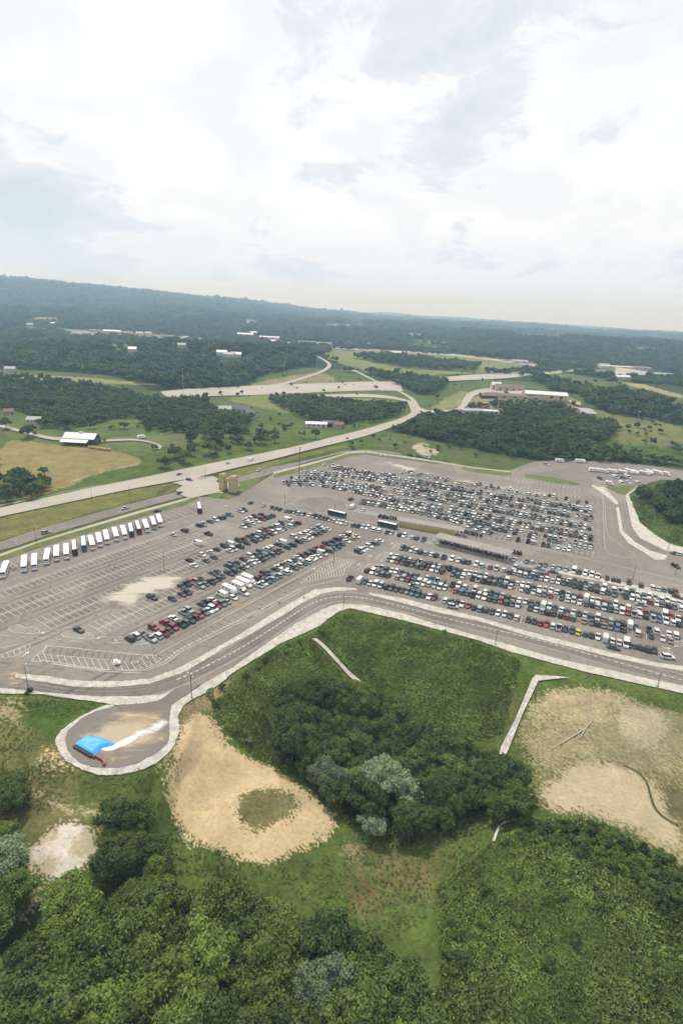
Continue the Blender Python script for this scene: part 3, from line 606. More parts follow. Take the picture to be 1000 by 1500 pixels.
L_ROWS=[ # row, v offset of the row's double line, side, cars
('near half of row beside the slip lane',-170.6,1,"2 325 630 s,378 605 w,415 580 r,460 557 k,510 540 r,565 510 g,590 495 g,620 470 k,665 450 m,710 440 r,755 418 g,795 400 w,830 385 w,865 370 r,905 350 g,950 335 t,3 240 475 w,305 430 P,430 368 w,465 350 w,500 335 b,530 315 s,555 303 g,590 290 s,630 255 w,655 245 w,690 215 g,740 200 w,770 180 g,800 165 w,825 145 w,850 135 w,875 120 w,915 100 V,5 595 463 g,630 440 g,665 425 g,705 402 g,745 373 w,790 345 y,835 330 w"),
('far half of row beside the slip lane',-170.6,-1,"2 145 625 k,205 605 w,245 588 g,325 530 R,420 490 R,497 458 w,595 420 s,635 400 s,740 350 k,780 335 m,815 312 w,905 275 V,3 400 310 k,435 290 r,475 270 k,500 262 k,545 228 k,575 213 w,610 200 t,655 175 w,700 160 g,740 140 w,760 120 m,800 105 m,825 95 b,850 85 m,880 58 m,905 40 r,950 20 k,5 520 415 r,560 390 k,600 370 k,640 350 m,665 340 m,700 322 w,720 305 m,760 290 k,800 320 w,850 325 w"),
('near half of second row from slip lane',-190,1,"2 505 310 k,580 272 m,620 255 k,735 208 s,775 190 g,815 170 g,850 155 g,875 148 g,910 130 m,3 185 267 k,215 250 k,250 240 g,290 225 g,315 208 s,345 195 b,375 180 w,395 165 w,420 150 g,470 145 g,495 130 g,525 115 g,560 97 m,590 80 g,640 55 g,690 35 g,5 265 355 k,320 380 m,350 385 r,370 365 w,395 355 w,430 340 w,470 315 g,500 300 g,530 280 g,570 265 w"),
('far half of second row from slip lane',-190,-1,"2 585 210 k,630 193 g,640 165 R,690 172 t,730 148 k,3 55 268 g,95 260 g,180 210 g,210 190 g,250 185 k,305 155 m,345 125 w,400 115 g,440 95 g,480 70 w,520 60 w,570 30 k,605 15 V,5 280 340 w,320 320 w,360 300 w,400 285 w,440 255 s,490 245 g,520 255 g,555 260 k,590 265 w"),
('near half of third row from slip lane',-209.2,1,"4 265 605 w,380 562 g,435 525 g,590 470 w,625 455 s,680 432 m,750 405 k,805 378 g,840 360 s,870 350 m,910 335 g,950 315 m,985 295 w,5 80 315 m,100 300 w,130 285 w,160 275 w,195 265 b,240 240 w,280 230 g,320 215 m"),
('far half of third row from slip lane',-209.2,-1,"4 230 560 k,340 508 w,410 480 w,465 455 m,535 427 m,585 410 V,665 375 k,715 365 m,765 340 m,800 320 k,840 305 w,880 290 m,915 280 m,950 250 g,990 240 w,5 85 250 g,130 230 w,170 215 m,235 190 V"),
('near half of fourth row from slip lane',-228.6,1,"4 295 405 V,705 250 w,740 233 g,790 215 w,830 198 w,870 178 r,905 165 k,930 155 g,955 145 g"),
('far half of fourth row from slip lane',-228.6,-1,"4 470 345 K,730 185 w,755 170 w,800 155 k,865 135 m"),
('row facing the parked coaches',-248,1,"4 70 322 s,185 290 m,310 240 g,340 228 w,410 205 g,460 190 w,500 170 g,520 165 g,570 138 g,655 100 P,685 88 k"),
('short row beside the striped island',-151.5,-1,"a 340 530 g,370 515 w,400 500 w,435 475 w,465 450 g,485 440 g,525 425 w,555 432 w"),
]
LT=rad(55.0); LU=np.array([math.cos(LT),math.sin(LT)]); LV=np.array([math.sin(LT),-math.cos(LT)])
COLS={'w':[(.70,.70,.69),(.62,.63,.62),(.55,.55,.53)],'s':[(.40,.43,.44),(.30,.34,.36),(.48,.49,.49)],'g':[(.045,.070,.076),(.07,.092,.10),(.115,.135,.14),(.032,.055,.058)],'k':[(.018,.022,.025),(.03,.032,.036)],
 'r':[(.20,.022,.025),(.26,.045,.04)],'m':[(.075,.018,.022),(.05,.016,.020),(.10,.03,.03)],'b':[(.035,.075,.14),(.06,.13,.22)],'y':[(.62,.40,.08)],'t':[(.30,.26,.20),(.24,.20,.16)]}
CNAME={'w':'white','s':'silver','g':'dark grey','k':'black','r':'red','m':'maroon','b':'blue','y':'yellow','t':'tan'}
TYPE_W=['sedan','suv','hatchback','pickup','sedan','suv','sedan','minivan']
TN={'sedan':'sedan','suv':'SUV','hatchback':'hatchback','pickup':'pickup truck','minivan':'minivan','van':'tall van'}
CARS=[]   # x,y,heading,type,colour letter,rgb,row,index
def add_car(x,y,hd,code,row,idx,z=0.0,label=None):
    c=code.lower(); 
    if code=='V': ty,c='van','w'
    elif code in 'PRK' and code.isupper(): ty={'P':'pickup','K':'pickup','R':'suv'}[code]; c={'P':'w','K':'k','R':'r'}[code]
    else: ty=random.choice(TYPE_W)
    CARS.append(dict(x=x,y=y,z=z,h=hd,t=ty,c=c,rgb=random.choice(COLS[c]),row=row,i=idx,label=label))
def spread(pos,gap):
    for it in range(6):
        for i in range(len(pos)-1):
            if pos[i+1]-pos[i]<gap:
                m=(gap-(pos[i+1]-pos[i]))/2; pos[i]-=m; pos[i+1]+=m
    return pos
ROWCURVE={}
for name,s in R_ROWS:
    cs=cars_px(s); W=flat([c[0] for c in cs],[c[1] for c in cs],.75); keep=[]
    o=np.argsort(W[:,0]); 
    deg=3 if len(cs)>20 else 2
    cf=np.polyfit(W[:,0],W[:,1],deg); ROWCURVE[name]=(cf,W[:,0].min(),W[:,0].max())
    last=-1e9; k=0
    xs=[];cc=[]
    for j in o:
        if W[j,0]-last<1.25: continue
        last=W[j,0]; xs.append(last); cc.append(cs[j][2])
    xs=spread(xs,2.35)
    for x,c in zip(xs,cc):
        k+=1; sl=np.polyval(np.polyder(cf),x); hd=math.atan2(1,-sl)  # normal to the row
        hd=math.atan2(math.sin(hd)+0,math.cos(hd)+.05)
        if random.random()<.45: hd+=math.pi
        y=np.polyval(cf,x)
        add_car(x+random.uniform(-.08,.08),y+random.uniform(-.25,.25),hd+random.uniform(-.03,.03),c,name,k)
for name,v,sd,s in L_ROWS:
    cs=cars_px(s); W=flat([c[0] for c in cs],[c[1] for c in cs],.75); u=W@LU; o=np.argsort(u)
    us=[];cc=[];last=-1e9
    for j in o:
        if u[j]-last<1.2: continue
        last=u[j]; us.append(last); cc.append(cs[j][2])
    us=spread(us,2.3); k=0
    for uu,c in zip(us,cc):
        k+=1; p=LU*(uu+random.uniform(-.08,.08))+LV*(v+sd*3.1+random.uniform(-.25,.25)); hd=math.atan2(-LV[1],-LV[0])
        if random.random()<.4: hd+=math.pi
        add_car(p[0],p[1],hd+random.uniform(-.03,.03),c,name,k)
# cars standing or moving on their own: pixel, heading pixel, code, what they stand on
def lone(x,y,x2,y2,code,label,ty=None):
    p=G1(x,y,.7); q=G1(x2,y2,.7); add_car(p[0],p[1],math.atan2(q[1]-p[1],q[0]-p[0]),code,None,0,p[2]-.7,label)
    if ty: CARS[-1]['t']=ty
lone(115.5,922,122,925,'k','black car standing alone on the striped island','sedan')
lone(223,874.5,231,878,'k','dark pickup truck alone on the pale sand stain','pickup')
lone(663,888,675,890,'s','silver car parked across the lane behind the gravel strip','suv')
lone(898,948,906,950,'g','dark car stopped in the lane between front row and gravel','sedan')
lone(978,962,986,963,'w','white estate car leaving past the hatched corner','suv')
lone(939,885,945,886,'s','silver car driving across between two rows of stalls','sedan')
lone(992,874,998,876,'m','maroon car standing across the lane at the right edge','sedan')
lone(606,857,612,859,'g','dark grey car driving across in front of the row','sedan')
lone(790,831.5,796,833,'s','silver car crossing below the bus road','sedan')
lone(810,837,816,838,'g','dark car crossing below the bus road','sedan')
lone(367.5,736,372,734,'g','dark car turning in the empty corner by the sign','sedan')
lone(386.5,740,389,737,'s','silver car waiting near the left end of the bus lane','sedan')
lone(230,748,236,747,'k','black car parked behind the last coaches','sedan')
lone(263,694.5,270,692,'k','black car on the highway above the entrance','sedan')
lone(277.5,703,284,704.5,'k','dark car crossing the pale entrance junction','suv')
lone(263.5,721.5,268,719.5,'k','dark car on the frontage road at the entrance','sedan')
lone(334,678.5,340,677,'s','silver car on the highway left of a white van','sedan')
lone(367.5,674,374,672.5,'V','white van driving on the highway','van')
lone(379,688,384,686,'w','white car on the frontage road beyond the stone sign','sedan')
lone(321,704,326,701,'k','dark car passing behind the stone sign','sedan')
lone(184,743.5,190,742,'s','silver car on the frontage road above the coaches','sedan')
lone(68,779.5,76,778,'t','tan car on the frontage road near the left end','suv')
lone(508.5,642,513,640,'k','dark car far along the highway by the junction','sedan')
lone(518,657,523,656,'b','blue pickup truck on the frontage road','pickup')
lone(475,680,480,678,'w','white car alone at the far edge of the lot','sedan')
lone(561,667.5,566,668,'w','white car on the empty far stalls','sedan')
lone(601,666.5,606,667.5,'k','black truck leading the queue on the far road','pickup')
lone(613.5,668.5,619,669.5,'g','dark car second in the queue on the far road','suv')
lone(625,669.5,630,670.5,'w','white truck third in the queue on the far road','pickup')
lone(631,672.5,636,673.5,'g','grey car last in the queue on the far road','sedan')
lone(800,680,806,682,'s','grey car on the road to the trailer park','suv')
lone(878,700.5,888,705,'k','long black pickup truck beside the trailers','pickup')
lone(900.5,699,907,701,'w','white van nearest the long row of trailers','van')
lone(912,699.5,917,700.5,'g','grey car between two white vans by the trailers','suv')
lone(918,699,923,700.5,'V','second white van below the trailers','van')
lone(909.5,708,916,711,'V','white van at the grass corner','van')
lone(918.5,707,925,709,'w','white car beside the van at the grass corner','suv')
lone(933.5,708,939,710,'V','white van standing apart right of the grass corner','van')
lone(861,677,868,679,'w','white car beside the trailer at the wood edge','sedan')
lone(988.5,810,994,810.5,'g','dark car on the side road at the right edge','sedan')
lone(996,811.5,1002,812,'w','white car on the side road at the right edge','sedan')
lone(989,829,995,832,'k','black car on the right side junction','suv')
lone(506,564,510,564,'k','dark car on the interstate','sedan')
lone(435,568.5,440,568,'k','dark truck on the interstate left carriageway','pickup')
lone(384,568,389,568,'w','white car on the interstate left carriageway','sedan')
lone(518,563.5,523,563.5,'w','white truck on the interstate','van')
lone(616,603,618,606,'k','dark car coming down the interchange road','sedan')
lone(508,706+24,511,731,'V','white van parked near the turning circle','van') if False else None
lone(516.5,742.5,519,741,'V','white van parked near the turning circle','van')
lone(532,746.5,534,744,'w','white car on the rubble strip behind the turning circle','sedan')
lone(514,731,517,729.5,'k','black car alone at the turning circle edge','suv')
# north lot: rows that fan away, filled with many small cars
NROWS=[(Q("590 692,706 713,794 726.4,864 739"),.42,2),(Q("485 684,539 695,564 696.8,620 709,697 721.6,794 737,864 749"),.84,2),(Q("440 694,502 696,546 702.5,594 713,663 726,740 738,806 750,864 760.5"),.93,2),
 (Q("428 703,469 702,518 710,549 715.5,609 725.6,674 738.4,731 748.5,779 757.5,863 773.5"),.95,2),(Q("416 709.5,464 708,542 723.5,580 732.8,634 744,673 750,722 760.5,756 767.5,864 788"),.94,2),
 (Q("530 735.5,572 742,650 757.5,716 771,778 784.5,864 801"),.90,2),(Q("584 745,650 757.5,719 783.5,746 789,802 800,864 812.5"),.60,1)]
NLINE=[]
for pts,occ,dbl in NROWS:
    W=flat(*np.array(pts).T); W=smoothline(W,2); P,t=resample(W,2.75); tt,nn=normals2(P); NLINE.append((P,nn,dbl))
    for i in range(len(P)):
        e=min(i,len(P)-1-i); o=occ*(.95+.7*fbm(np.array([t[i]*.05]),np.array([occ*37]),3,2)[0]); 
        for sd in ((-1,1) if dbl==2 else (0,)):
            if random.random()>o: continue
            c=random.choices('wsgkrmbt',[27,27,29,6,1,4,2,4])[0]; n=nn[i]; p=P[i]+n*sd*2.75
            hd=math.atan2(n[1],n[0])+(math.pi if random.random()<.45 else 0)
            add_car(p[0]+random.uniform(-.1,.1),p[1]+random.uniform(-.3,.3),hd+random.uniform(-.03,.03),c,'north',i)
# ------------------------------------------------------------------ car shapes (x forward, origin on the ground)
def ring(x,w,z0,z1,r,n=3):
    """rounded cross-section at x"""
    pts=[]; h=w/2
    for cx,cz,a0 in ((h-r,z0+r*.6,-90),(h-r,z1-r,0),(-h+r,z1-r,90),(-h+r,z0+r*.6,180)):
        for k in range(n):
            a=rad(a0+90*k/(n-1)); rz=r if cz>z0+r else r*.6
            pts.append((x,cx+r*math.cos(a),cz+rz*math.sin(a)))
    return pts
def car_parts(kind,simple=False):
    b=MB(); g=MB(); n=2 if simple else 3
    L,Wd,bh,hh={'sedan':(4.75,1.82,.86,1.45),'suv':(4.75,1.92,1.02,1.78),'hatchback':(4.2,1.76,.9,1.5),'pickup':(5.5,1.98,1.05,1.86),'minivan':(5.0,1.95,1.0,1.76),'van':(5.7,2.02,1.15,2.25)}[kind]
    h=L/2
    nose={'van':.92,'minivan':.84}.get(kind,.78)
    prof=[(-h,.86,.35,bh*.86),(-h+.15,.95,.24,bh*.97),(-h+.9,1,.22,bh),(0,1,.22,bh),(h-1.25,1,.22,bh),(h-.4,.95,.22,bh*nose+.06),(h-.06,.84,.28,bh*nose*.86),(h,.74,.36,bh*.62)]
    b.loft([ring(x,Wd*w,z0,z1,.16,n) for x,w,z0,z1 in prof])
    # greenhouse: base and roof outlines; the roof skin and pillars are body colour, the sides glass
    gb={'sedan':(-h+.75,h-1.35,-h+1.45,h-2.25),'suv':(-h+.12,h-1.25,-h+.45,h-2.0),'hatchback':(-h+.15,h-1.05,-h+.65,h-1.9),'pickup':(-.55,h-1.35,-.35,h-2.15),'minivan':(-h+.1,h-.85,-h+.35,h-1.95),'van':(-h+.06,h-.75,-h+.12,h-1.6)}[kind]
    x0,x1,r0,r1=gb; wb=Wd*.47; wt=Wd*.385 if kind not in('van','minivan') else Wd*.43
    z0=bh-.02; z1=hh-.05
    base=[(x0,-wb*.94,z0),(x0+.25,-wb,z0),(x1-.5,-wb,z0),(x1,-wb*.86,z0),(x1,wb*.86,z0),(x1-.5,wb,z0),(x0+.25,wb,z0),(x0,wb*.94,z0)]
    top=[(r0,-wt*.92,z1),(r0+.2,-wt,z1),(r1-.3,-wt,z1),(r1,-wt*.88,z1),(r1,wt*.88,z1),(r1-.3,wt,z1),(r0+.2,wt,z1),(r0,wt*.92,z1)]
    g.loft([base,top])
    up=[(x*.985+.0,y*.97,hh) for x,y,z in top]; lip=[(x+(.04 if x>0 else -.04),y*1.035,z1+.003) for x,y,z in top]
    b.loft([lip,up])
    if kind=='van' :   # panelled sides behind the cab
        b.box(x0-.02,r1-.75,-wb-.012,wb+.012,z0+.03,z1-.02)
    if kind=='pickup':
        b.box(-h+.02,-.56,-Wd/2+.03,-Wd/2+.16,bh-.03,bh+.10); b.box(-h+.02,-.56,Wd/2-.16,Wd/2-.03,bh-.03,bh+.10); b.box(-h+.02,-h+.14,-Wd/2+.17,Wd/2-.17,bh-.03,bh+.09)
        g.box(-h+.16,-.58,-Wd/2+.18,Wd/2-.18,bh-.01,bh+.012)
    return b,g,(L,Wd)
PROTO={}
def wheel_mesh(r=.34,w=.24):
    m=MB(); n=12
    m.loft([[(r*k*math.cos(2*math.pi*i/n),y,r*k*math.sin(2*math.pi*i/n)) for i in range(n)] for y,k in ((-w/2,.72),(-w/2+.03,1),(w/2-.03,1),(w/2,.72))]); return m
wm=wheel_mesh(); WHEEL=wm.build('wheel',RUB).data
bpy.data.objects.remove(bpy.data.objects['wheel'])
BODY={};GLS={};CARDIM={}
for k in TN:
    b,g,d=car_parts(k); CARDIM[k]=d
    ob=b.build('body',PAINTCAR); BODY[k]=ob.data; bpy.data.objects.remove(ob)
    ob=g.build('windows',GLASS); GLS[k]=ob.data; bpy.data.objects.remove(ob)
for c in CARS: c['d']=math.sqrt(c['x']**2+c['y']**2+(H-c['z'])**2)
lonec=[c for c in CARS if c['row'] is None]; rowc=sorted([c for c in CARS if c['row'] is not None],key=lambda c:c['d'])
NEAR=lonec+rowc[:296-len(lonec)]; MANY=rowc[296-len(lonec):]
NAMES={'sedan':'parked_car','suv':'parked_car','hatchback':'parked_car','pickup':'pickup_truck','minivan':'minivan','van':'van'}
def place_car(c,wheels):
    lb=c['label'] or f"{CNAME[c['c']]} {TN[c['t']]}, {ordw(c['i'])} from left, {c['row']}"
    nm=NAMES[c['t']]
    o=empty(nm,(c['x'],c['y'],c['z']+.01),c['h'],lb,{'pickup_truck':'pickup truck'}.get(nm,'car' if nm=='parked_car' else nm),'cars in the car park' if c['row'] else 'vehicles standing or driving alone')
    o.scale=(1.1,1.1,1.1)
    for nm2,me in (('body',BODY[c['t']]),('windows',GLS[c['t']])):
        p=bpy.data.objects.new(nm2,me); link(p,o); p.color=(*c['rgb'],1)
    if wheels:
        L,Wd=CARDIM[c['t']]
        for sx in (-.30,.31):
            for sy in (-1,1):
                p=bpy.data.objects.new('wheel',WHEEL); link(p,o); p.location=(sx*L,sy*(Wd/2-.11),.34)
for k,c in enumerate(sorted(NEAR,key=lambda c:c['d'])): place_car(c,k<170)
# the remaining several hundred, one mass
VV=[];F4=[];PC_=[];MI=[];o=0
SIMP={}
for k in TN:
    b,g,_=car_parts(k,True); SIMP[k]=(np.array(b.v)*1.1,b.f,np.array(g.v)*1.1,g.f)
faces=[];mats=[]
for c in MANY:
    bv,bf,gv,gf=SIMP[c['t']]; ca,sa=math.cos(c['h']),math.sin(c['h'])
    for V_,Fc,mi,col in ((bv,bf,0,c['rgb']),(gv,gf,1,(0,0,0))):
        W=np.stack([V_[:,0]*ca-V_[:,1]*sa+c['x'],V_[:,0]*sa+V_[:,1]*ca+c['y'],V_[:,2]+c['z']],1); VV.append(W)
        faces+= [tuple(i+o for i in f) for f in Fc]; mats+=[mi]*len(Fc); PC_+= [(*col,1)]*len(W); o+=len(W)
me=bpy.data.meshes.new('distant_parked_cars'); me.from_pydata(np.concatenate(VV).tolist(),[],faces)
bm=bmesh.new(); bm.from_mesh(me); bmesh.ops.recalc_face_normals(bm,faces=bm.faces); bm.to_mesh(me); bm.free()
me.materials.append(PAINTMANY); me.materials.append(GLASS); me.polygons.foreach_set('material_index',mats)
a=me.color_attributes.new('paint','FLOAT_COLOR','POINT'); a.data.foreach_set('color',np.array(PC_,np.float32).ravel())
tag(link(bpy.data.objects.new('distant_parked_cars',me)),'hundreds of small cars filling the far rows of the car park','cars',None,'stuff')
# ================================================================== PAINTED MARKINGS
MK=Marks(); YM=Marks()
def lp(u,v): return LU*u+LV*v
def lrow(v,u0,u1,sides,d=5.7,sp=2.55):
    MK.line(lp(u0,v),lp(u1,v),.18)
    u=u0
    while u<=u1:
        for s in sides: MK.line(lp(u,v),lp(u,v+s*d),.16)
        u+=sp
lrow(-248.2,62,222,(1,)); MK.line(lp(62,-249.7),lp(222,-249.7),.16); 
for u in np.arange(62,222,2.55): MK.line(lp(u,-249.7),lp(u+.9,-248.2),.12)
lrow(-228.6,70,205,(-1,1)); lrow(-209.2,97,205,(-1,1)); lrow(-190,108,197,(-1,1)); lrow(-170.6,114,205,(-1,1))
lrow(-151.5,207,226,(-1,))
for v in (-256,): MK.path([lp(70,v),lp(222,v)],.16,(3,4.5))
MK.line(lp(60,-262),lp(222,-262),.16)
for u in np.arange(88,224,3.9): MK.line(lp(u,-262),lp(u+1.0,-276),.16)
for u0,u1 in ((192,206),(206,224)):
    for u in np.arange(u0,u1,2.6): MK.line(lp(u,-238.5),lp(u,-233.5),.14)
# islands, hatched strips (traced)
def hatch(poly,dirv,sp,w=.16,edge=True):
    W=flat(*np.array(Q(poly)).T); 
    if edge: MK.path(np.vstack([W,W[:1]]),w,None,.016,1.2)
    d=np.array(dirv)/np.linalg.norm(dirv); n=np.array([-d[1],d[0]]); t=W@n
    for k in np.arange(t.min()+sp/2,t.max(),sp):
        hits=[]
        for i in range(len(W)):
            a=W[i];b=W[(i+1)%len(W)]; ta=a@n;tb=b@n
            if (ta-k)*(tb-k)<0: hits.append(a+(b-a)*(k-ta)/(tb-ta))
        hits.sort(key=lambda p:p@d)
        for i in range(0,len(hits)-1,2): MK.line(hits[i],hits[i+1],w)
w_=lambda x1,y1,x2,y2:(flat(x2,y2)-flat(x1,y1))
hatch("12 922,16 916,27 914.5,37 920,50 917.5,59 923,58 927,45 928,20 926",w_(20,926,40,920),1.7)
hatch("90 929,94 925.5,104 923,120 923.5,134 928.5,139 934,132 936,110 935,95 933.5",w_(95,934,125,926),1.7)
hatch("168 938,170 934.5,180 932,195 933,215 936,219 940,210 944,190 943,175 941",w_(175,942,205,934),1.7)
hatch("45 968,70 945,62 958,200 970,213 958,232 961,239 964,225 974,200 981,150 981",w_(62,958,66,968),1.9)
hatch("0 959,30 949,45 943,43 950,20 962,0 964",w_(20,950,24,960),1.9)
hatch("440 854,487 817,518 820.5,520 823,505 832,503 842,470 848",w_(490,818,497,845),1.35)
hatch("506 808,515 809,558 789,565 791,560 796,545 803,530 814,520 814",w_(530,803,536,812),1.35)
hatch("550 818,555 812,565 809,570 810,566 821,557 822",w_(552,820,566,812),1.5)
hatch("523 835,528 829,540 826,548 826,545 838,530 838",w_(525,836,545,828),1.5)
hatch("574 803,580 796,590 795,596 797,592 803",w_(575,802,594,797),1.5)
hatch("960 951,975 950,985 957,980 962,968 959",w_(962,952,975,959),1.6)
hatch("985 940,1000 938,1000 946,988 947",w_(985,941,1000,944),1.6)
def ppath(s,w=.16,dash=None,mk=None,z=.016): (mk or MK).path(flat(*np.array(Q(s)).T),w,dash,z)
# slip lane outline, with its chevrons
ppath("66 945,225 961,260 942,378 877,470 826,487 817",.2); ppath("60 967,150 980,205 983,240 970,262 952,390 889,440 862,500 848",.2)
ppath("62 970,150 983,205 986,243 972,264 955,392 892,442 865",.2)
a_=smoothline(flat(*np.array(Q("245 968,262 953,390 890,440 863")).T),2); b_=smoothline(flat(*np.array(Q("240 965,260 950,387 887.5,438 860.5")).T),2)
for P_,Q_ in zip(resample(a_,1.7)[0],resample(b_,1.7)[0]): MK.line(P_,Q_,.22)
a_=flat(*np.array(Q("200 969,260 941,378 876,470 826")).T); b_=flat(*np.array(Q("203 979,262 952,384 886,472 838")).T)
DK=[]
ppath("0 930,60 934,120 940,180 942,215 943,250 928,330 884,372 862,450 821,486 800",.18,(3,4))
ppath("0 949,30 944,50 936",.16)
# perimeter road centre and edges
for off,dash,w in ((0,(1.1,1.3),.36),(.55,None,.1),(4.1,None,.13),(-4.1,None,.13)):
    P_,_=resample(smoothline(PR,2),1.0); t_,n_=normals2(P_); MK.path((P_+n_*off)[(60 if off in(0,.55) else 0):],w,dash,.022,.5 if dash else 2.0)
P_,_=resample(smoothline(FRW[:14],2),3); t_,n_=normals2(P_)
for off,dash in ((1.9,(3,6)),(-1.9,(3,6)),(5.1,None),(-5.1,None)): MK.path(P_+n_*off,.14,dash,.026)
# right lot stalls: lines square to each fitted row
def rrow(names,d0,d1,sp=2.72):
    cf0,x0,x1=ROWCURVE[names[0]]; cf1=ROWCURVE[names[-1]][0]
    x=x0-1.4; prev=None
    while x<x1+2:
        y=.5*(np.polyval(cf0,x)+np.polyval(cf1,x)); sl=.5*(np.polyval(np.polyder(cf0),x)+np.polyval(np.polyder(cf1),x))
        n=np.array([-sl,1])/math.hypot(1,sl); n=n+np.array([.05,0]); p=np.array([x,y]); MK.line(p-n*d0,p+n*d1,.15)
        if prev is not None and len(names)==2: MK.line(prev,p,.15)
        prev=p; x+=sp/math.hypot(1,sl)
nm_=[r[0] for r in R_ROWS]
rrow(nm_[0:1],3.0,2.7); rrow(nm_[1:3],5.3,5.3); rrow(nm_[3:5],5.3,5.3); rrow(nm_[5:7],5.3,5.3); 
for k in (7,8,9): rrow(nm_[k:k+1],2.6,2.6)
for P_,nn_,dbl in NLINE:
    for i in range(len(P_)):
        MK.line(P_[i]+nn_[i]*5.2+[1.37,0],P_[i]-nn_[i]*5.2+[1.37,0],.13)
    if dbl==2: MK.path(P_,.13,None)
for s in ("540 666,588 674,636 682,690 693,760 703,848 717","530 674,588 685,650 697,720 709,848 728"):
    P_,_=resample(smoothline(flat(*np.array(Q(s)).T),2),2.75); t_,n_=normals2(P_)
    for i in range(len(P_)): MK.line(P_[i]+n_[i]*5,P_[i]-n_[i]*5,.13)
for s,w,d in (("881 724,883 745,884 780,886 805,893 812,910 817,928 816,929 811,915 803,893 788,887 776,886 745,883 728",.16,None),("874 725,875 760,876 800",.16,(2,4)),("893 740,895 765,899 785",.16,(2,4)),
  ("700 780,760 795,830 812,930 835,1000 852",.16,None),("690 790,760 806,830 824,930 850,1000 868",.14,(1,3)),("480 752,560 769,640 786",.16,None),("400 735,450 742,470 746",.16,None),
  ("395 738,430 730,455 727,480 729,505 737,510 746",.2,(1.2,1.2)),("402 743,440 735,470 752",.2,(1.2,1.2))): ppath(s,w,d)
# highway markings (draped)
def hpath(t,w,dash,z=.36,mk=None):
    P_=HA*(1-t)+HB*t; P2,s_=resample(P_,3.0); Z=np.maximum(lvl(P2[:,0],P2[:,1]),0)
    for i in range(len(P2)-1):
        if dash and (s_[i]%(dash[0]+dash[1]))>dash[0]: continue
        a=P2[i];b=P2[i+1];d=b-a;L=np.linalg.norm(d)
        if L<1e-6: continue
        n=np.array([-d[1],d[0]])/L*w/2; M=(mk or MK); o=len(M.v); zz=lvl(np.array([a[0],b[0]]),np.array([a[1],b[1]]))
        for p,q in ((a-n,0),(b-n,1),(b+n,1),(a+n,0)): M.v.append((p[0],p[1],zz[q]+z))
        M.f.append((o,o+1,o+2,o+3))
# turning arrows: shaft and head
for x,y,dx,dy in ((67,926,-5,1),(148,933.5,-5,1),(38,958,5,-4),(459,833.5,6,-3),(541,815,5,-3),(573,796.5,5,-3),(525,827,4,-3),(975,949,6,1),(350,770,6,-2),(330,741,6,-3)):
    a=flat(x,y); b=flat(x+dx,y+dy); d=(b-a)/np.linalg.norm(b-a); n=np.array([-d[1],d[0]]); MK.line(a-d*1.6,a+d*.6,.3)
    for k in range(6): MK.line(a+d*(.6+k*.2)-n*(.75-k*.12),a+d*(.6+k*.2)+n*(.75-k*.12),.21)
mk=MK.build('road_markings',PAINT,lot)
m,nt,b=newmat('tyre_wear'); b.inputs['Base Color'].default_value=(.085,.075,.068,1); b.inputs['Roughness'].default_value=.9
nt.links.new(maprange(nt,math_(nt,'ADD',math_(nt,'MULTIPLY',noise(nt,.05,4),.6),math_(nt,'MULTIPLY',noise(nt,.7,4),.4)),.38,.68,0,.42),b.inputs['Alpha'])
wr=MB()
def wstrip(P,nn,a,c):
    V=[];n=len(P)
    for i in range(n): V+= [(*(P[i]+nn[i]*a),.008),(*(P[i]+nn[i]*c),.008)]
    wr.add(V,[(2*i,2*i+1,2*i+3,2*i+2) for i in range(n-1)])
for v,u0,u1,ss in ((-248.2,62,222,(1,)),(-228.6,70,205,(-1,1)),(-209.2,97,205,(-1,1)),(-190,108,197,(-1,1)),(-170.6,114,205,(-1,1)),(-262,88,222,(-1,))):
    for s_ in ss: P_=np.array([lp(u0,v),lp(u1,v)]); wstrip(P_,np.array([LV,LV])*s_,1.6,5.0)
for v in (-238.5,-219,-199.5,-180.5,-160.5):
    for q_ in (-1.9,1.9): P_=np.array([lp(72,v+q_),lp(205,v+q_)]); wstrip(P_,np.array([LV,LV]),-.7,.7)
for nm2 in nm_[:9]:
    cf,x0,x1=ROWCURVE[nm2]; xs_=np.linspace(x0-1,x1+1,24); P_=np.column_stack([xs_,np.polyval(cf,xs_)]); t_,n_=normals2(P_); wstrip(P_,n_,-1.7,1.7)
for P_,nn_,dbl in NLINE: wstrip(P_,nn_,-4.4,-1.2); wstrip(P_,nn_,1.2,4.4)
for q_ in (-2.6,-1.0,1.0,2.6): P_,_=resample(smoothline(PR,2),3); t_,n_=normals2(P_); wstrip(P_,n_,q_-.45,q_+.45); wr.v[-2*len(P_):]=[(a,b_,.014) for a,b_,_ in wr.v[-2*len(P_):]]
wr.build('tyre_wear',m,lot)
# darker stall lines in the slip lane (bare asphalt joints)
JN=Marks()
a_=smoothline(flat(*np.array(Q("203 972,235 958,262 943,378 880,470 829")).T),2); b_=smoothline(flat(*np.array(Q("205 979,238 966,266 950,385 886,472 837")).T),2)
A_=resample(a_,3.6)[0]; 
for p in A_: 
    q=b_[np.argmin(np.linalg.norm(b_-p-LV*4.0,axis=1))]; JN.line(p,p+LV*4.2,.3)
for i in range(14): 
    p=flat(72+i*9.3,948+i*1.0); q=flat(69+i*9.3,957+i*1.0); JN.line(p,q,.3)
P_,_=resample(smoothline(flat(*np.array(Q("0 970,60 977,150 986,205 988,255 968,330 925,410 880")).T),2),2); JN.path(P_,.35,(4,6))
JN.build('tar_joints',plain('tar_joint',(.085,.078,.072),.9),lot)
tcirc=pxsheet('turning_circle',[tuple(v) for v in closed_smooth(Q("430 736,455 728.5,480 728.5,505 736,508 745,488 749.5,460 750,438 744"))],.011,ASPD,None,None,False,True); struct(tcirc,'oval bus turning circle of darker asphalt','road')
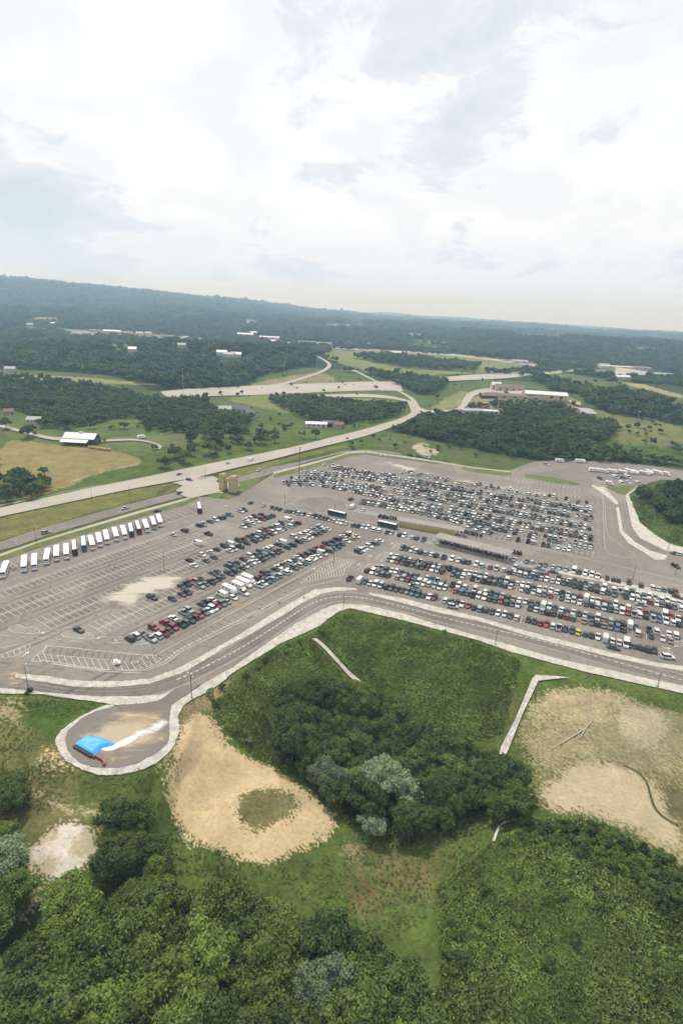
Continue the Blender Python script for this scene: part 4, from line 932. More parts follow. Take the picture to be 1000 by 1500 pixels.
BAY=granular('blue_grey_bay',(.20,.215,.22),(.29,.30,.30),.2,1.0)
for k,q_ in enumerate(("508 763,560 774,600 784,640 793,638 799,598 791,557 781,506 770","632 806,700 821,738 830,736 836,698 828,630 813","518 744,560 752,600 759,660 772,658 776,600 764,556 757,516 749","745 819,800 830,850 840,848 846,798 836,743 825")):
    g=pxsheet('accessible_bays',Q(q_),.012,BAY,lot,None,False,True)
# sand washed over the asphalt
for px,mt,nm,z in (("122 894,136 876,160 863,190 848,220 838,262 834,290 838,280 852,250 866,225 876,218 888,190 894,165 890,148 897",DUST,'sand_patch',.03),("225 832,245 822,262 826,255 836,235 840",DUST,'sand_patch',.03),("280 862,300 852,330 838,345 842,318 858,300 872,270 878",DUST,'sand_patch',.03),
  ("250 800,300 788,330 776,340 780,310 796,280 806",DUST,'sand_patch',.03),("318 885,345 870,372 885,360 895,335 892",DUSTY,'sand_patch',.03),("430 830,445 822,452 829,440 838",DUSTY,'sand_patch',.03),
  ("0 985,30 965,45 985,30 1003,0 1008",DUSTY,'soil_patch',.03),("235 1016,262 1000,300 985,340 962,345 968,310 992,270 1010",DUSTY,'soil_patch',.034),
  ("640 700,680 702,760 716,840 722,790 726,700 712",DUST,'sand_patch',.03),("560 672,600 682,640 690,600 692,560 682",DUST,'sand_patch',.03),
  ("880 700,905 716,890 725,870 715",DUST,'sand_patch',.03),
  ("100 1082,125 1062,170 1045,245 1042,250 1058,200 1066,150 1075,112 1098",DUSTY,'soil_patch',.05),("100 1085,126 1052,170 1038,250 1037,244 1060,246 1085,228 1100,188 1120,146 1122,112 1110",DUSTB,'soil_patch',.046),("120 1115,150 1105,200 1090,246 1068,248 1084,225 1102,180 1118,145 1124",DUSTY,'soil_patch',.05)):
    o=pxsheet(nm,Q(px),z,mt,lot if 'sand' in nm else (bulb if z>.045 else lot),2.5,8.5,True)
    if z: pass
# ================================================================== COACHES, TRANSIT BUSES, TRAILERS
def colmat(name,c,r=.35): return MATS.get(name) or plain(name,c,r,0,.05)
def coach(loc,rz,label,low,group='coaches parked in a line',L=12.6,front=GLASS,roofm=BUSW,hgt=3.45):
    o=empty('coach',loc,rz,label,'coach',group); W=2.55; h=L/2
    b=MB(); b.loft([ring(x,W*w,z0,z1,.30,4) for x,w,z0,z1 in ((-h,.93,.55,hgt-.25),(-h+.25,1,.38,hgt-.02),(0,1,.36,hgt),(h-.5,1,.36,hgt-.04),(h-.05,.95,.42,hgt-.4),(h,.9,.5,1.4))]); b.build('body',low if low is not BUSW else roofm,o); rf=MB(); rf.loft([[(x,s*w,z) for s,w,z in ((-1,1.16,hgt-.16),(-1,.85,hgt+.03),(1,.85,hgt+.03),(1,1.16,hgt-.16))] for x in (-h+.25,h-.55)]); rf.build('roof',roofm,o)
    lw=MB(); lw.box(-h+.2,h-.45,-W/2-.015,-W/2+.03,.42,1.55); lw.box(-h+.2,h-.45,W/2-.03,W/2+.015,.42,1.55); lw.box(h-.12,h+.015,-W*.44,W*.44,.5,1.35); lw.box(-h-.015,-h+.1,-W*.43,W*.43,.6,1.6); lw.build('lower_panels',low,o)
    for s in (-1,1):
        g=MB(); g.box(-h+.5,h-.7,s*W/2-.02,s*W/2+.02,1.62,2.75); g.build('side_windows',GLASS,o)
    g=MB(); g.add([(h+.02,-W*.43,1.4),(h+.02,W*.43,1.4),(h-.14,W*.41,hgt-.42),(h-.14,-W*.41,hgt-.42)],[(0,1,2,3)]); g.box(h-.3,h-.02,-W*.42,W*.42,1.5,hgt-.5); g.build('windscreen',front,o)
    g=MB(); g.box(-h-.02,-h+.2,-W*.38,W*.38,1.9,hgt-.6); g.build('rear_window',GLASS,o)
    for x in (-L*.28,L*.03):
        t=MB(); t.box(x-.5,x+.5,-.45,.45,hgt-.03,hgt+.07); t.build('roof_hatch',ROOFG,o)
    t=MB(); t.box(-h+1.0,-h+2.6,-.8,.8,hgt-.02,hgt+.14); t.build('air_conditioner',BUSW,o)
    for x in (-L*.24,-L*.34,L*.30):
        for s in (-1,1):
            p=bpy.data.objects.new('wheel',WHEEL); link(p,o); p.scale=(1.45,1.3,1.45); p.location=(x,s*(W/2-.14),.49)
    for s in (-1,1):
        mM=MB(); mM.tube((h-.1,s*W*.5,2.6),(h+.35,s*W*.56,2.3),.04,.04,5); mM.box(h+.28,h+.42,s*W*.56-.1,s*W*.56+.1,1.8,2.3); mM.build('mirror',BLKM,o)
    return o
DARKL=colmat('coach_black',(.02,.022,.024)); BLUEL=colmat('coach_blue',(.06,.16,.30)); MARL=colmat('coach_maroon',(.16,.025,.03)); GRNL=colmat('coach_teal',(.025,.075,.08)); SILV=colmat('coach_silver',(.45,.46,.47)); 
CO=[(103,455,106,385,'w'),(147,448,150,378,'w'),(198,425,208,355,'w'),(244,410,244,342,'w'),(288,402,284,335,'w'),(324,386,317,320,'k'),(363,368,358,303,'b'),(402,362,387,300,'w'),(433,350,421,288,'w'),(464,337,452,277,'w'),(505,325,490,265,'w'),(541,317,526,257,'w'),(569,306,559,248,'t'),(603,296,587,237,'m'),(637,288,619,230,'w'),(668,273,652,220,'g'),(694,262,679,210,'w')]
for k,(bx,by,tx,ty,c) in enumerate(CO):
    f=flat(bx*.34,680+(by-3)*.34,2.2); r=flat(tx*.34,680+ty*.34,3.4); hd=math.atan2(f[1]-r[1],f[0]-r[0]); ctr=(f+r)/2
    ex={'w':'white coach','k':'white coach with black front','b':'coach with blue front and sides','t':'white coach with teal dark front','m':'coach with maroon front','g':'white coach with silver sides and black windscreen'}[c]
    coach((ctr[0],ctr[1],.01),hd,f"{ex}, {ordw(k+2)} from left in the parked line",{'w':BUSW,'k':DARKL,'b':BLUEL,'t':GRNL,'m':MARL,'g':SILV}[c],L=min(13.5,max(11,np.linalg.norm(f-r))))
f=flat(3,680+482*.34,2.0); r=flat(31*.34,680+408*.34,3.4); coach((*((f+r)/2),.01),math.atan2(f[1]-r[1],f[0]-r[0]),'white coach cut by the left edge with black side windows',BUSW)
f=flat(861*.34,680+203*.34,2.0); r=flat(856*.34,680+160*.34,3.4); coach((*((f+r)/2),.01),math.atan2(f[1]-r[1],f[0]-r[0]),'white coach parked alone among empty stalls near the stone sign',DARKL,None)
for x0,y0,x1,y1,lb in ((480.5,749.5,507,755.5,'green transit bus with white roof leaving the turning circle'),(554,766,581,772,'green transit bus with white roof at the dark waiting crowd')):
    a=flat(x0,y0,1.5);b=flat(x1,y1,1.5); o=coach((*((a+b)/2),.01),math.atan2(b[1]-a[1],b[0]-a[0]),lb,GRNL,'transit buses on the bus road',L=12.2,hgt=3.15); o.name='transit_bus'; o['category']='bus'
def camper(loc,rz,label,L=8.5,kind='trailer',stripe=None):
    o=empty('motorhome' if kind=='motor' else 'travel_trailer',loc,rz,label,'motorhome' if kind=='motor' else 'travel trailer','campers and trailers'); W=2.4;h=L/2
    b=MB()
    if kind=='motor': secs=((-h,.95,.5,3.0),(-h+.2,1,.45,3.1),(h-2.0,1,.45,3.1),(h-1.4,.97,.45,2.85),(h-1.1,.92,.45,1.5),(h-.1,.88,.5,1.25),(h,.8,.55,1.0))
    else: secs=((-h,.95,.6,2.85),(-h+.2,1,.5,3.0),(h-.9,1,.5,3.0),(h-.1,.95,.6,2.1),(h,.9,.7,1.9))
    b.loft([ring(x,W*w,z0,z1,.18,3) for x,w,z0,z1 in secs]); b.build('body',BUSW,o)
    st=MB(); st.box(-h+.2,h-2.0,-W/2-.012,-W/2+.02,1.0,1.35); st.box(-h+.2,h-2.0,W/2-.02,W/2+.012,1.0,1.35); st.build('stripe',stripe or SILV,o)
    for x,w in ((-h+.7,1.2),(-h+2.9,1.0),(-h+4.8,.8)):
        for s in (-1,1):
            if x+w<h-1.8: g=MB(); g.box(x,x+w,s*W/2-.03,s*W/2+.03,1.65,2.3); g.build('window',GLASS,o)
    if kind=='motor': g=MB(); g.add([(h-1.12,-W*.42,1.5),(h-1.12,W*.42,1.5),(h-1.38,W*.42,2.35),(h-1.38,-W*.42,2.35)],[(0,1,2,3)]); g.box(h-1.5,h-1.2,-W*.42,W*.42,1.55,2.2); g.build('windscreen',GLASS,o)
    t=MB(); t.box(-1.0,-.2,-.4,.4,2.98,3.22); t.build('air_conditioner',ROOFG,o)
    t=MB(); t.box(.9,1.5,-.3,.3,3.0,3.1); t.build('roof_vent',ROOFG,o)
    for x in ((-L*.22,L*.32) if kind=='motor' else (-L*.1,-L*.01)):
        for s in (-1,1):
            p=bpy.data.objects.new('wheel',WHEEL); link(p,o); p.location=(x,s*(W/2-.13),.34)
    if kind!='motor': t=MB(); t.tube((h-.1,-.6,.55),(h+1.1,0,.5),.06,.05,6); t.tube((h-.1,.6,.55),(h+1.1,0,.5),.06,.05,6); t.build('drawbar',STEEL,o)
    return o
def camp_px(x0,y0,x1,y1,label,kind,stripe=None,Lmin=6,z=1.6):
    a=G1(x0,y0,z);b=G1(x1,y1,z); c=(a+b)/2; L=max(Lmin,min(12,np.linalg.norm((b-a)[:2]))); camper((c[0],c[1],c[2]-z+.01),math.atan2(b[1]-a[1],b[0]-a[0]),label,L,kind,stripe)
hx=-LV
for x,y,lb,kd,L in ((336,862.5,'white boxy travel trailer at the near end of the camper group','trailer',8),(350,858,'white camper second from the near end of the camper group','motor',7.5),(357.5,853,'long white motorhome third in the camper group','motor',9),(363.5,847,'white motorhome at the far end of the camper group','motor',7.5)):
    p=flat(x,y,1.5); camper((p[0],p[1],.01),math.atan2(-hx[1],-hx[0]),lb,L,kd)
T=[(862,687.5,881,688.5,'motor','white motorhome at the left end of the trailer row'),(879,689,891,690.5,'motor','white motorhome, second in the trailer row'),(889,688.5,903,691,'trailer','white trailer, third in the trailer row'),(904,690,918,692.5,'trailer','dark sided trailer, fourth in the trailer row'),(915,688,928,692,'trailer','long white trailer, fifth in the trailer row'),(926,690,934,693,'trailer','short white trailer, sixth in the trailer row'),(935,691,952,694,'trailer','dark green trailer, seventh in the trailer row'),(946,689.5,955,693,'trailer','white trailer, eighth in the trailer row'),(955,690,971,694,'motor','long cream motorhome, ninth in the trailer row'),(971,692.5,981,695,'motor','short tan camper at the right end of the trailer row'),(842,674.5,857,675.5,'trailer','white trailer alone at the wood edge'),(813,674,826,674.8,'motor','dark coach sized motorhome beside the wood'),(887,706.5,897,708,'motor','cream camper van at the grass corner')]
for x0,y0,x1,y1,kd,lb in T: camp_px(x0,y0,x1,y1,lb,kd,DARKL if 'dark' in lb else None)
camp_px(203.5,640,211,639,'white camper trailer alone in the meadow','trailer',None,7)
# ================================================================== POLES
def lamp_pole(x,yb,yt,label,arms=2,r=.13,cat='lamp post',group='light poles'):
    b=G1(x,yb); h=top_h(b,yt); o=empty('lamp_post',tuple(b),random.uniform(0,6),label,cat,group)
    m=MB(); m.tube((0,0,-.2),(0,0,h),r,r*.6,8); m.build('pole',STEEL,o)
    m=MB(); m.tube((0,0,-.3),(0,0,.6),r*2.4,r*2.4,10); m.build('base',CONC,o)
    for k in range(arms):
        a=2*math.pi*k/arms; c,s=math.cos(a),math.sin(a); m=MB(); m.tube((0,0,h-.15),(c*1.1,s*1.1,h),.05,.04,5); e=m.build('arm',STEEL,o)
        m=MB(); m.loft([[(c*q-s*w,s*q+c*w,h+z) for w,z in ((-.17,-.08),(.17,-.08),(.13,.06),(-.13,.06))] for q in (1.0,1.65)]); m.build('lamp_head',GALV,e)
    return o
for a in ((42,1010,976,'dark lamp post on the gravel at the lower left corner of the lot',1),(281,1022,988,'lamp post at the neck of the paved basin',2),(502.5,897,868,'lamp post at the outer bend of the perimeter road',1),(725,944,923,'lamp post on the outer gravel below the front row',1),(962,1006,984,'lamp post on the outer gravel at the right',1),(241,838,808,'lamp post among empty stalls by the sand stain',2),(54,798,772,'lamp post in the grass strip left of the coaches',1),(488.5,829,806,'lamp post on the striped corner of the slip lane',2),(417,740,720,'lamp post at the left end of the bus road',1),(490,747.5,735,'lamp post inside the turning circle',1),(926,849,826,'lamp post between bus road and car rows',1),(977,806,795,'lamp post on white gravel by the right bank',1),(988,842,827,'lamp post at the right edge junction',1),(135,733,717,'lamp post on the highway shoulder at left',1),(191,736,713,'lamp post on the grass between highway and frontage road',1),(301,701.5,685,'lamp post beside the highway opposite the sign',1),(535,662,648,'lamp post at the far corner of the lot',1),(485,652,639,'lamp post beside the far highway',1),(599,660,638,'lamp post on the green bank behind the lot',1),(432,672,657,'lamp post on the median behind the tall pole',1)):
    lamp_pole(a[0],a[1],a[2],a[3],a[4])
b=G1(438,705); h=top_h(b,655); o=empty('floodlight_mast',tuple(b),.3,'very tall dark mast standing among parked cars','mast'); m=MB(); m.tube((0,0,-.3),(0,0,h),.34,.18,10); m.build('pole',STEEL,o)
m=MB(); m.box(-.9,.9,-.12,.12,h-.7,h-.5); m.box(-.9,.9,-.12,.12,h-2.3,h-2.1); m.build('crossarm',STEEL,o)
for k in range(3): m=MB(); m.box(-.85+k*.65,-.4+k*.65,-.3,.2,h-.5,h-.05); m.build('floodlight',GALV,o)
for x,yb,yt,lb in ((269,583,540,'thin steel mast beside the interstate, left one'),(416,560,529,'thin steel mast beside the interstate ramp'),(464,543,520,'thin mast on the ridge field'),(725,625,577,'thin mast by the hilltop service area'),(931,626,602,'thin wooden pole on the right meadow'),(441,646,632,'wooden pole beside the highway wood'),(545,563,540,'thin mast by the interstate junction')):
    b=G1(x,yb); h=top_h(b,yt); o=empty('light_mast',tuple(b),0,lb,'mast','tall masts in the landscape'); m=MB(); m.tube((0,0,-.3),(0,0,h),.3,.16,7); m.build('pole',GALV,o); m=MB(); m.tube((0,0,h-.6),(0,0,h),.9,.9,10); m.build('lamp_ring',GALV,o)
b=G1(837,510); h=top_h(b,489); o=empty('lattice_tower',tuple(b),.4,'dark lattice tower rising from the far woods','tower'); m=MB()
for sx in (-1,1):
    for sy in (-1,1): m.tube((sx*4,sy*4,0),(sx*.5,sy*.5,h),.35,.2,5)
for k in range(8):
    z0=h*k/8;z1=h*(k+1)/8;a=4-3.5*k/8;c=4-3.5*(k+1)/8
    for s in (-1,1): m.tube((-a,s*a,z0),(c,s*c,z1),.16,.16,4); m.tube((s*a,-a,z0),(s*c,c,z1),.16,.16,4)
m.build('frame',STEEL,o); m=MB()
for z,w in ((h*.72,7),(h*.84,6),(h*.96,4.5)): m.box(-w,w,-.2,.2,z,z+.35)
m.build('crossarms',STEEL,o)
# two wires from the corner pole down to the basin
for k,lb in ((0,'upper overhead wire crossing the green bank'),(1,'lower overhead wire crossing the green bank')):
    a=G1(281,1022)+np.array([0,0,8.2-k*.7]); e=G1(502.5,897)+np.array([0,0,8.0-k*.7]); m=MB(); prev=None
    for i in range(17):
        t=i/16; p=a*(1-t)+e*t; p[2]-=2.0*4*t*(1-t)*.7
        if prev is not None: m.tube(prev,p,.022,.022,4)
        prev=p
    tag(m.build('overhead_wire',BLKM),lb,'wire')
# ================================================================== STONE SIGN
def pillar(o,x,y,wx,wy,h,cap=True):
    m=MB(); secs=[]
    for k in range(9):
        t=k/8; g=1.05-.12*t+(.05 if k%2 else -.03); secs.append([(x+sx*wx/2*g,y+sy*wy/2*g,h*t) for sx,sy in ((-1,-1),(-.3,-1.04),(.3,-1.04),(1,-1),(1.03,0),(1,1),(.3,1.03),(-.3,1.03),(-1,1),(-1.03,0))])
    m.loft(secs); return m.build('pillar',STONE,o)
sp=G1(335,719); o=empty('stone_gateway',tuple(sp),rad(-25),'tall pair of tan stone pillars joined by a beam on a planted island','gateway')
h1=top_h(G1(327,718),696)
k1=G1(327,717)-sp; k2=G1(342,721)-sp; ca,sa=math.cos(rad(25)),math.sin(rad(25))
def loc(v): return v[0]*ca-v[1]*sa, v[0]*sa+v[1]*ca
(xa,ya),(xb,yb)=loc(k1),loc(k2)
pillar(o,xa,ya,4.2,4.0,h1); pillar(o,xb,yb,5.0,4.4,h1*1.0)
for x,y,w in ((xa,ya,4.2),(xb,yb,5.0)): m=MB(); m.box(x-w*.44,x+w*.38,y-1.8,y+1.7,h1,h1+.4); m.box(x-w*.2,x+w*.42,y-1.2,y+1.9,h1+.4,h1+.8); m.build('capstone',STONE,o)
m=MB(); d=math.hypot(xb-xa,yb-ya); 
m.loft([[(xa+(xb-xa)*t,ya+(yb-ya)*t+s*1.1,z) for s,z in ((-1,h1*.62),(1,h1*.62),(1,h1*.82),(-1,h1*.82))] for t in (.25,.5,.75)]); m.build('beam',STONE,o)
m=MB(); m.box(min(xa,xb)-4,max(xa,xb)+4.5,min(ya,yb)-4.5,max(ya,yb)+3.5,-.2,.22); m.build('planting_bed',BROWN_ if 'BROWN_' in globals() else plain('mulch',(.07,.035,.025),.95),o)
p=G1(324,727.5); o=empty('stone_pier',tuple(p),.2,'small square tan stone pier in front of the gateway','pier'); pillar(o,0,0,2.0,2.0,top_h(p,722)); m=MB(); hh_=top_h(p,722); m.box(-1.15,1.15,-1.15,1.15,hh_,hh_+.3); m.build('capstone',STONE,o)
# ================================================================== SHELTERS AND BARRIERS
def shelter(name,label,x0,y0,x1,y1,depth,hgt,n,roof,front_wall=None):
    a=flat(x0,y0);b=flat(x1,y1); L=np.linalg.norm(b-a); an=math.atan2(b[1]-a[1],b[0]-a[0]); o=empty(name,(a[0],a[1],0),an,label,'shelter')
    m=MB(); m.loft([[(x,-.6,hgt),(x,-.6,hgt+.28),(x,depth*.5,hgt+.75),(x,depth+.6,hgt+.28),(x,depth+.6,hgt),(x,depth*.5,hgt+.35)] for x in (-.8,L+.8)]); m.build('roof',roof,o)
    for k in range(n+1):
        x=L*k/n
        for y in (.2,depth-.2): m=MB(); m.tube((x,y,0),(x,y,hgt+.1),.14,.14,8); m.build('post',ROOFW if k in(0,n) else STEEL,o)
    m=MB(); m.box(0,L,-.2,depth,.0,.16); m.build('platform',CONC,o)
    m=MB(); m.box(0,L,depth*.5-.3,depth*.5+.3,.5,.62); m.build('bench',BLKM,o)
    for y,z in ((.1,1.05),(.1,.55)): m=MB(); m.tube((0,y,z),(L,y,z),.04,.04,5); m.build('rail',GALV,o)
    if front_wall: m=MB(); m.box(.3,L*.9,-.12,-.02,.2,hgt*.75); m.build('lattice_panel',front_wall,o)
    m=MB(); m.box(-.9,L+.9,-.75,-.63,hgt-.1,hgt+.22); m.build('gutter',GALV,o)
    return o,a,b,an,L
sh,sa_,sb_,san,sL=shelter('bus_shelter','long tan roofed waiting shelter with open dark front',637,797,743,824,7.2,4.0,14,ROOFT)
shelter('bus_shelter','second long flat tan roof with yellow lattice below it',583,770.5,676,787,5.2,3.6,12,ROOFT,YWALL)
for x,y,lb in ((741.5,818,'white banner post at the right end of the long shelter'),(635.5,796,'white banner post at the left end of the long shelter'),(679,775,'white banner post at the right end of the yellow lattice')):
    p=flat(x,y); o=empty('banner_post',(*p,0),san,lb,'banner'); m=MB(); m.tube((0,0,0),(0,0,4.6),.07,.05,6); m.build('pole',GALV,o); m=MB(); m.box(-.75,.75,-.06,.06,1.6,4.5); m.build('banner',BUSW,o); m=MB(); m.box(-.8,.8,-.09,.09,.5,1.5); m.build('base',YEL,o)
# people waiting: small standing figures
def figure(mb,x,y,hd,s):
    c,si=math.cos(hd),math.sin(hd)
    def R(px,py,pz): return (x+(px*c-py*si)*s,y+(px*si+py*c)*s,pz*s)
    n=6
    def rg(cx,cy,z,a,b): return [R(cx+a*math.cos(2*math.pi*i/n),cy+b*math.sin(2*math.pi*i/n),z) for i in range(n)]
    mb.loft([rg(.02,0,.85,.12,.17),rg(0,0,1.05,.12,.16),rg(0,0,1.4,.13,.22),rg(0,0,1.48,.06,.07),rg(.02,0,1.55,.08,.075),rg(.02,0,1.66,.10,.09),rg(.01,0,1.76,.06,.05)])
    for sd in (-1,1): mb.loft([rg(.03*sd,.09*sd,0,.07,.05),rg(0,.09*sd,.45,.06,.06),rg(0,.09*sd,.9,.09,.085)]); mb.loft([rg(.05,.25*sd,.8,.04,.04),rg(0,.26*sd,1.1,.045,.045),rg(0,.21*sd,1.42,.06,.05)])
CL=[plain('dark_clothes',(.03,.03,.035),.9),plain('brown_clothes',(.13,.07,.06),.9),plain('pale_clothes',(.45,.43,.42),.9)]
for k,(a,b,n,wd,lb) in enumerate((((552.5,759),(579,763.5),150,4,'dense dark crowd queueing above the second transit bus'),((673.5,781),(704,788),150,4,'dense crowd queueing at the right end of the yellow lattice'),((745,812),(762,816),60,5,'small crowd at the right end of the long shelter'),((640,796),(740,823),170,5,'people waiting in shade under the long shelter'))):
    mbs=[MB(),MB(),MB()]; A_=flat(*a);B_=flat(*b); d=(B_-A_); nn=np.array([-d[1],d[0]])/np.linalg.norm(d)
    for i in range(n):
        p=A_+d*random.random()+nn*random.uniform(.3,wd); figure(mbs[random.choices((0,1,2),(6,3,2))[0]],p[0],p[1],random.uniform(0,6.3),random.uniform(.92,1.06))
    root=mbs[0].build('crowd',CL[0]); tag(root,lb,'people',None,'stuff')
    for j in (1,2): tag(mbs[j].build('crowd_clothes',CL[j],root),None,None,None,'stuff')
# queue railings along the bus road
def railing(pts,label,sp=3.0,hgt=1.1,mat=GALV,name='railing',maxposts=60):
    W=flat(*np.array(pts).T) if name!='field_fence' else None
    P,_=resample(smoothline(W,1),sp); o=empty(name,(P[0][0],P[0][1],0),0,label,'railing'); m=MB(); q=P-P[0]
    for z in (hgt,hgt*.5):
        for i in range(len(q)-1): m.tube((*q[i],z),(*q[i+1],z),.035,.035,4)
    m.build('rail',mat,o)
    m=MB(); m.tube((0,0,0),(0,0,hgt+.08),.06,.06,6); pm=None
    for i in range(min(len(q),maxposts)):
        if pm is None: ob=m.build('post',mat,o); pm=ob.data
        else: ob=link(bpy.data.objects.new('post',pm),o)
        ob.location=(*q[i],0)
for s,lb in (("455 753,520 763,600 781,632 789","white railing between bus lane and the row of parked cars"),("420 731,450 727,480 729.5,500 736,508 745,560 753,600 761","white railing round the far side of the turning circle"),("705 788,760 801,830 818,880 828,940 842,1000 856","railing along the far edge of the bus road right of the shelters"),("762 818,830 834,880 845,926 850","railing between the bus road and the near car rows"),("883 820,925 831,960 838,1000 846","dark barrier at the foot of the right hand turning area")): railing(Q(s),lb,sp=4.0)
# guard rails / fences in the landscape
def field_fence(px,label,hgt=1.2,mat=WOOD,sp=8,name='fence',rails=2):
    P,_=resample(GP(px)[:,:2],sp); Z=lvl(P[:,0],P[:,1]); o=empty(name,(P[0][0],P[0][1],Z[0]),0,label,'fence'); m=MB(); q=np.stack([P[:,0]-P[0,0],P[:,1]-P[0,1],Z-Z[0]],1)
    for k in range(rails):
        z=hgt*(1-.45*k)
        for i in range(len(q)-1): m.tube(q[i]+[0,0,z],q[i+1]+[0,0,z],.07,.07,4)
    m.build('rail',mat,o); pm=None
    for i in range(min(len(q),70)):
        if pm is None: mm=MB(); mm.tube((0,0,-.2),(0,0,hgt+.1),.09,.09,5); ob=mm.build('post',mat,o); pm=ob.data
        else: ob=link(bpy.data.objects.new('post',pm),o)
        ob.location=q[i]
field_fence(Q("105 707,130 700,165 690,190 684,203 681"),'pale post fence curving round the hay field',1.5,ROOFW,6)
field_fence(Q("0 742.5,60 730,100 721,150 711.5"),'grey guard rail along the left edge of the highway',.9,GALV,6,'guard_rail')
field_fence(Q("-40 750,0 742,30 736"),'short guard rail at the left frame edge',.9,GALV,6,'guard_rail')
for s,lb in (("231 724,240 719,250 714.5,262 712","dark picket hedge fence left of the entrance"),("290 704,300 701.5,312 698,322 697","dark picket fence right of the entrance")): field_fence(Q(s),lb,2.2,BLKM,1.2,'picket_fence',4)
# ================================================================== BLUE TARP, SHEETING, RED BARRIER
def quilt(name,px,z,mat,label,cat,step=.8,amp=.25,seed=0,parent=None,core=False):
    W=flat(*np.array(Q(px)).T); o=sheet(name,W,0,mat,None,step); me=o.data; co=np.empty(len(me.vertices)*3,np.float32); me.vertices.foreach_get('co',co); co=co.reshape(-1,3)
    e=seg_dist(co[:,0].astype(float),co[:,1].astype(float),W); co[:,2]=.06+np.clip(e/1.2,0,1)*(z+amp*fbm(co[:,0]*.45,co[:,1]*.45,seed,3)*2); me.vertices.foreach_set('co',co.ravel()); me.update(); tag(o,label,cat); return o
tp=quilt('tarpaulin',"108 1093,116 1084,124 1080,131 1076.5,150 1081.5,170 1089,167 1092,151 1097,144 1101,138 1111",.7,TARP,'bright blue tarpaulin spread in the paved basin','tarpaulin',.7,.25,3)
tp2=quilt('white_sheeting',"149 1092,158 1095,170 1089,186 1081,195 1078,202 1080,193 1087,178 1094,165 1099,156 1100,147 1098",.2,SHEET,'crumpled white sheeting trailing from the blue tarpaulin','sheeting',.8,.35,9)
o=pxsheet('silt_stain',Q("165 1090,195 1068,240 1052,248 1058,244 1068,215 1080,185 1096,165 1102"),.055,DUSTW,bulb,2.0,4.0,True)
a=flat(109.5,1094);b=flat(136,1109.5); o=empty('ribbed_mat',(*((a+b)/2),.05),math.atan2(b[1]-a[1],b[0]-a[0]),'black ribbed mat rolled along the lower edge of the blue tarpaulin','mat'); L=np.linalg.norm(b-a)
m=MB()
for k in range(22):
    x=-L/2+L*k/22; m.box(x,x+L/22*.72,-.55,.55,.2,.62)
m.build('ribs',BLKM,o); m=MB(); m.box(-L/2,L/2,-.45,.45,0,.4); m.build('roll',RUB,o)
pts=[flat(137,1111.5),flat(140,1109),flat(152,1116),flat(154,1121),flat(151.5,1122.5)]; o=empty('red_barrier',(*pts[1],.03),0,'low angled red barrier beside the blue tarpaulin','barrier')
for i in range(4):
    p=pts[i]-pts[1];q=pts[i+1]-pts[1]; m=MB(); d=q-p; n=np.array([-d[1],d[0]])/np.linalg.norm(d)*.35
    m.loft([[(p[0]-n[0],p[1]-n[1],0),(p[0]+n[0],p[1]+n[1],0),(p[0]+n[0]*.5,p[1]+n[1]*.5,.95),(p[0]-n[0]*.5,p[1]-n[1]*.5,.95)],[(q[0]-n[0],q[1]-n[1],0),(q[0]+n[0],q[1]+n[1],0),(q[0]+n[0]*.5,q[1]+n[1]*.5,.95),(q[0]-n[0]*.5,q[1]-n[1]*.5,.95)]]); m.build('barrier_section',REDP,o)
# portable cabinet standing on the hatched strip, bins and cones
p=flat(172,973); o=empty('utility_cart',(*p,0),.5,'small white cart on the hatched strip at lower left','cart'); m=MB(); m.loft([ring(x,1.5,.35,z,.12,3) for x,z in ((-1.1,1.2),(-.9,1.35),(.2,1.35),(.4,.95),(1.1,.85))]); m.build('body',BUSW,o); m=MB(); m.box(-1,.3,-.7,.7,1.75,1.83); m.build('canopy',BUSW,o)
for x in (-.65,.65):
    for s in (-1,1): q=bpy.data.objects.new('wheel',WHEEL); link(q,o); q.scale=(.7,.7,.7); q.location=(x,s*.66,.24)
for x,y,lb in ((445,876,'orange barrel on the gravel beside the slip lane'),(380,892,'yellow barrel at the end of the slip lane'),(409,883,'orange barrel on the narrow verge')):
    p=flat(x,y); o=empty('traffic_barrel',(*p,.06),0,lb,'barrel'); m=MB(); m.tube((0,0,0),(0,0,1.0),.36,.28,10); m.build('drum',YEL,o); m=MB(); m.tube((0,0,-.02),(0,0,.1),.5,.5,10); m.build('base',RUB,o)
o=None
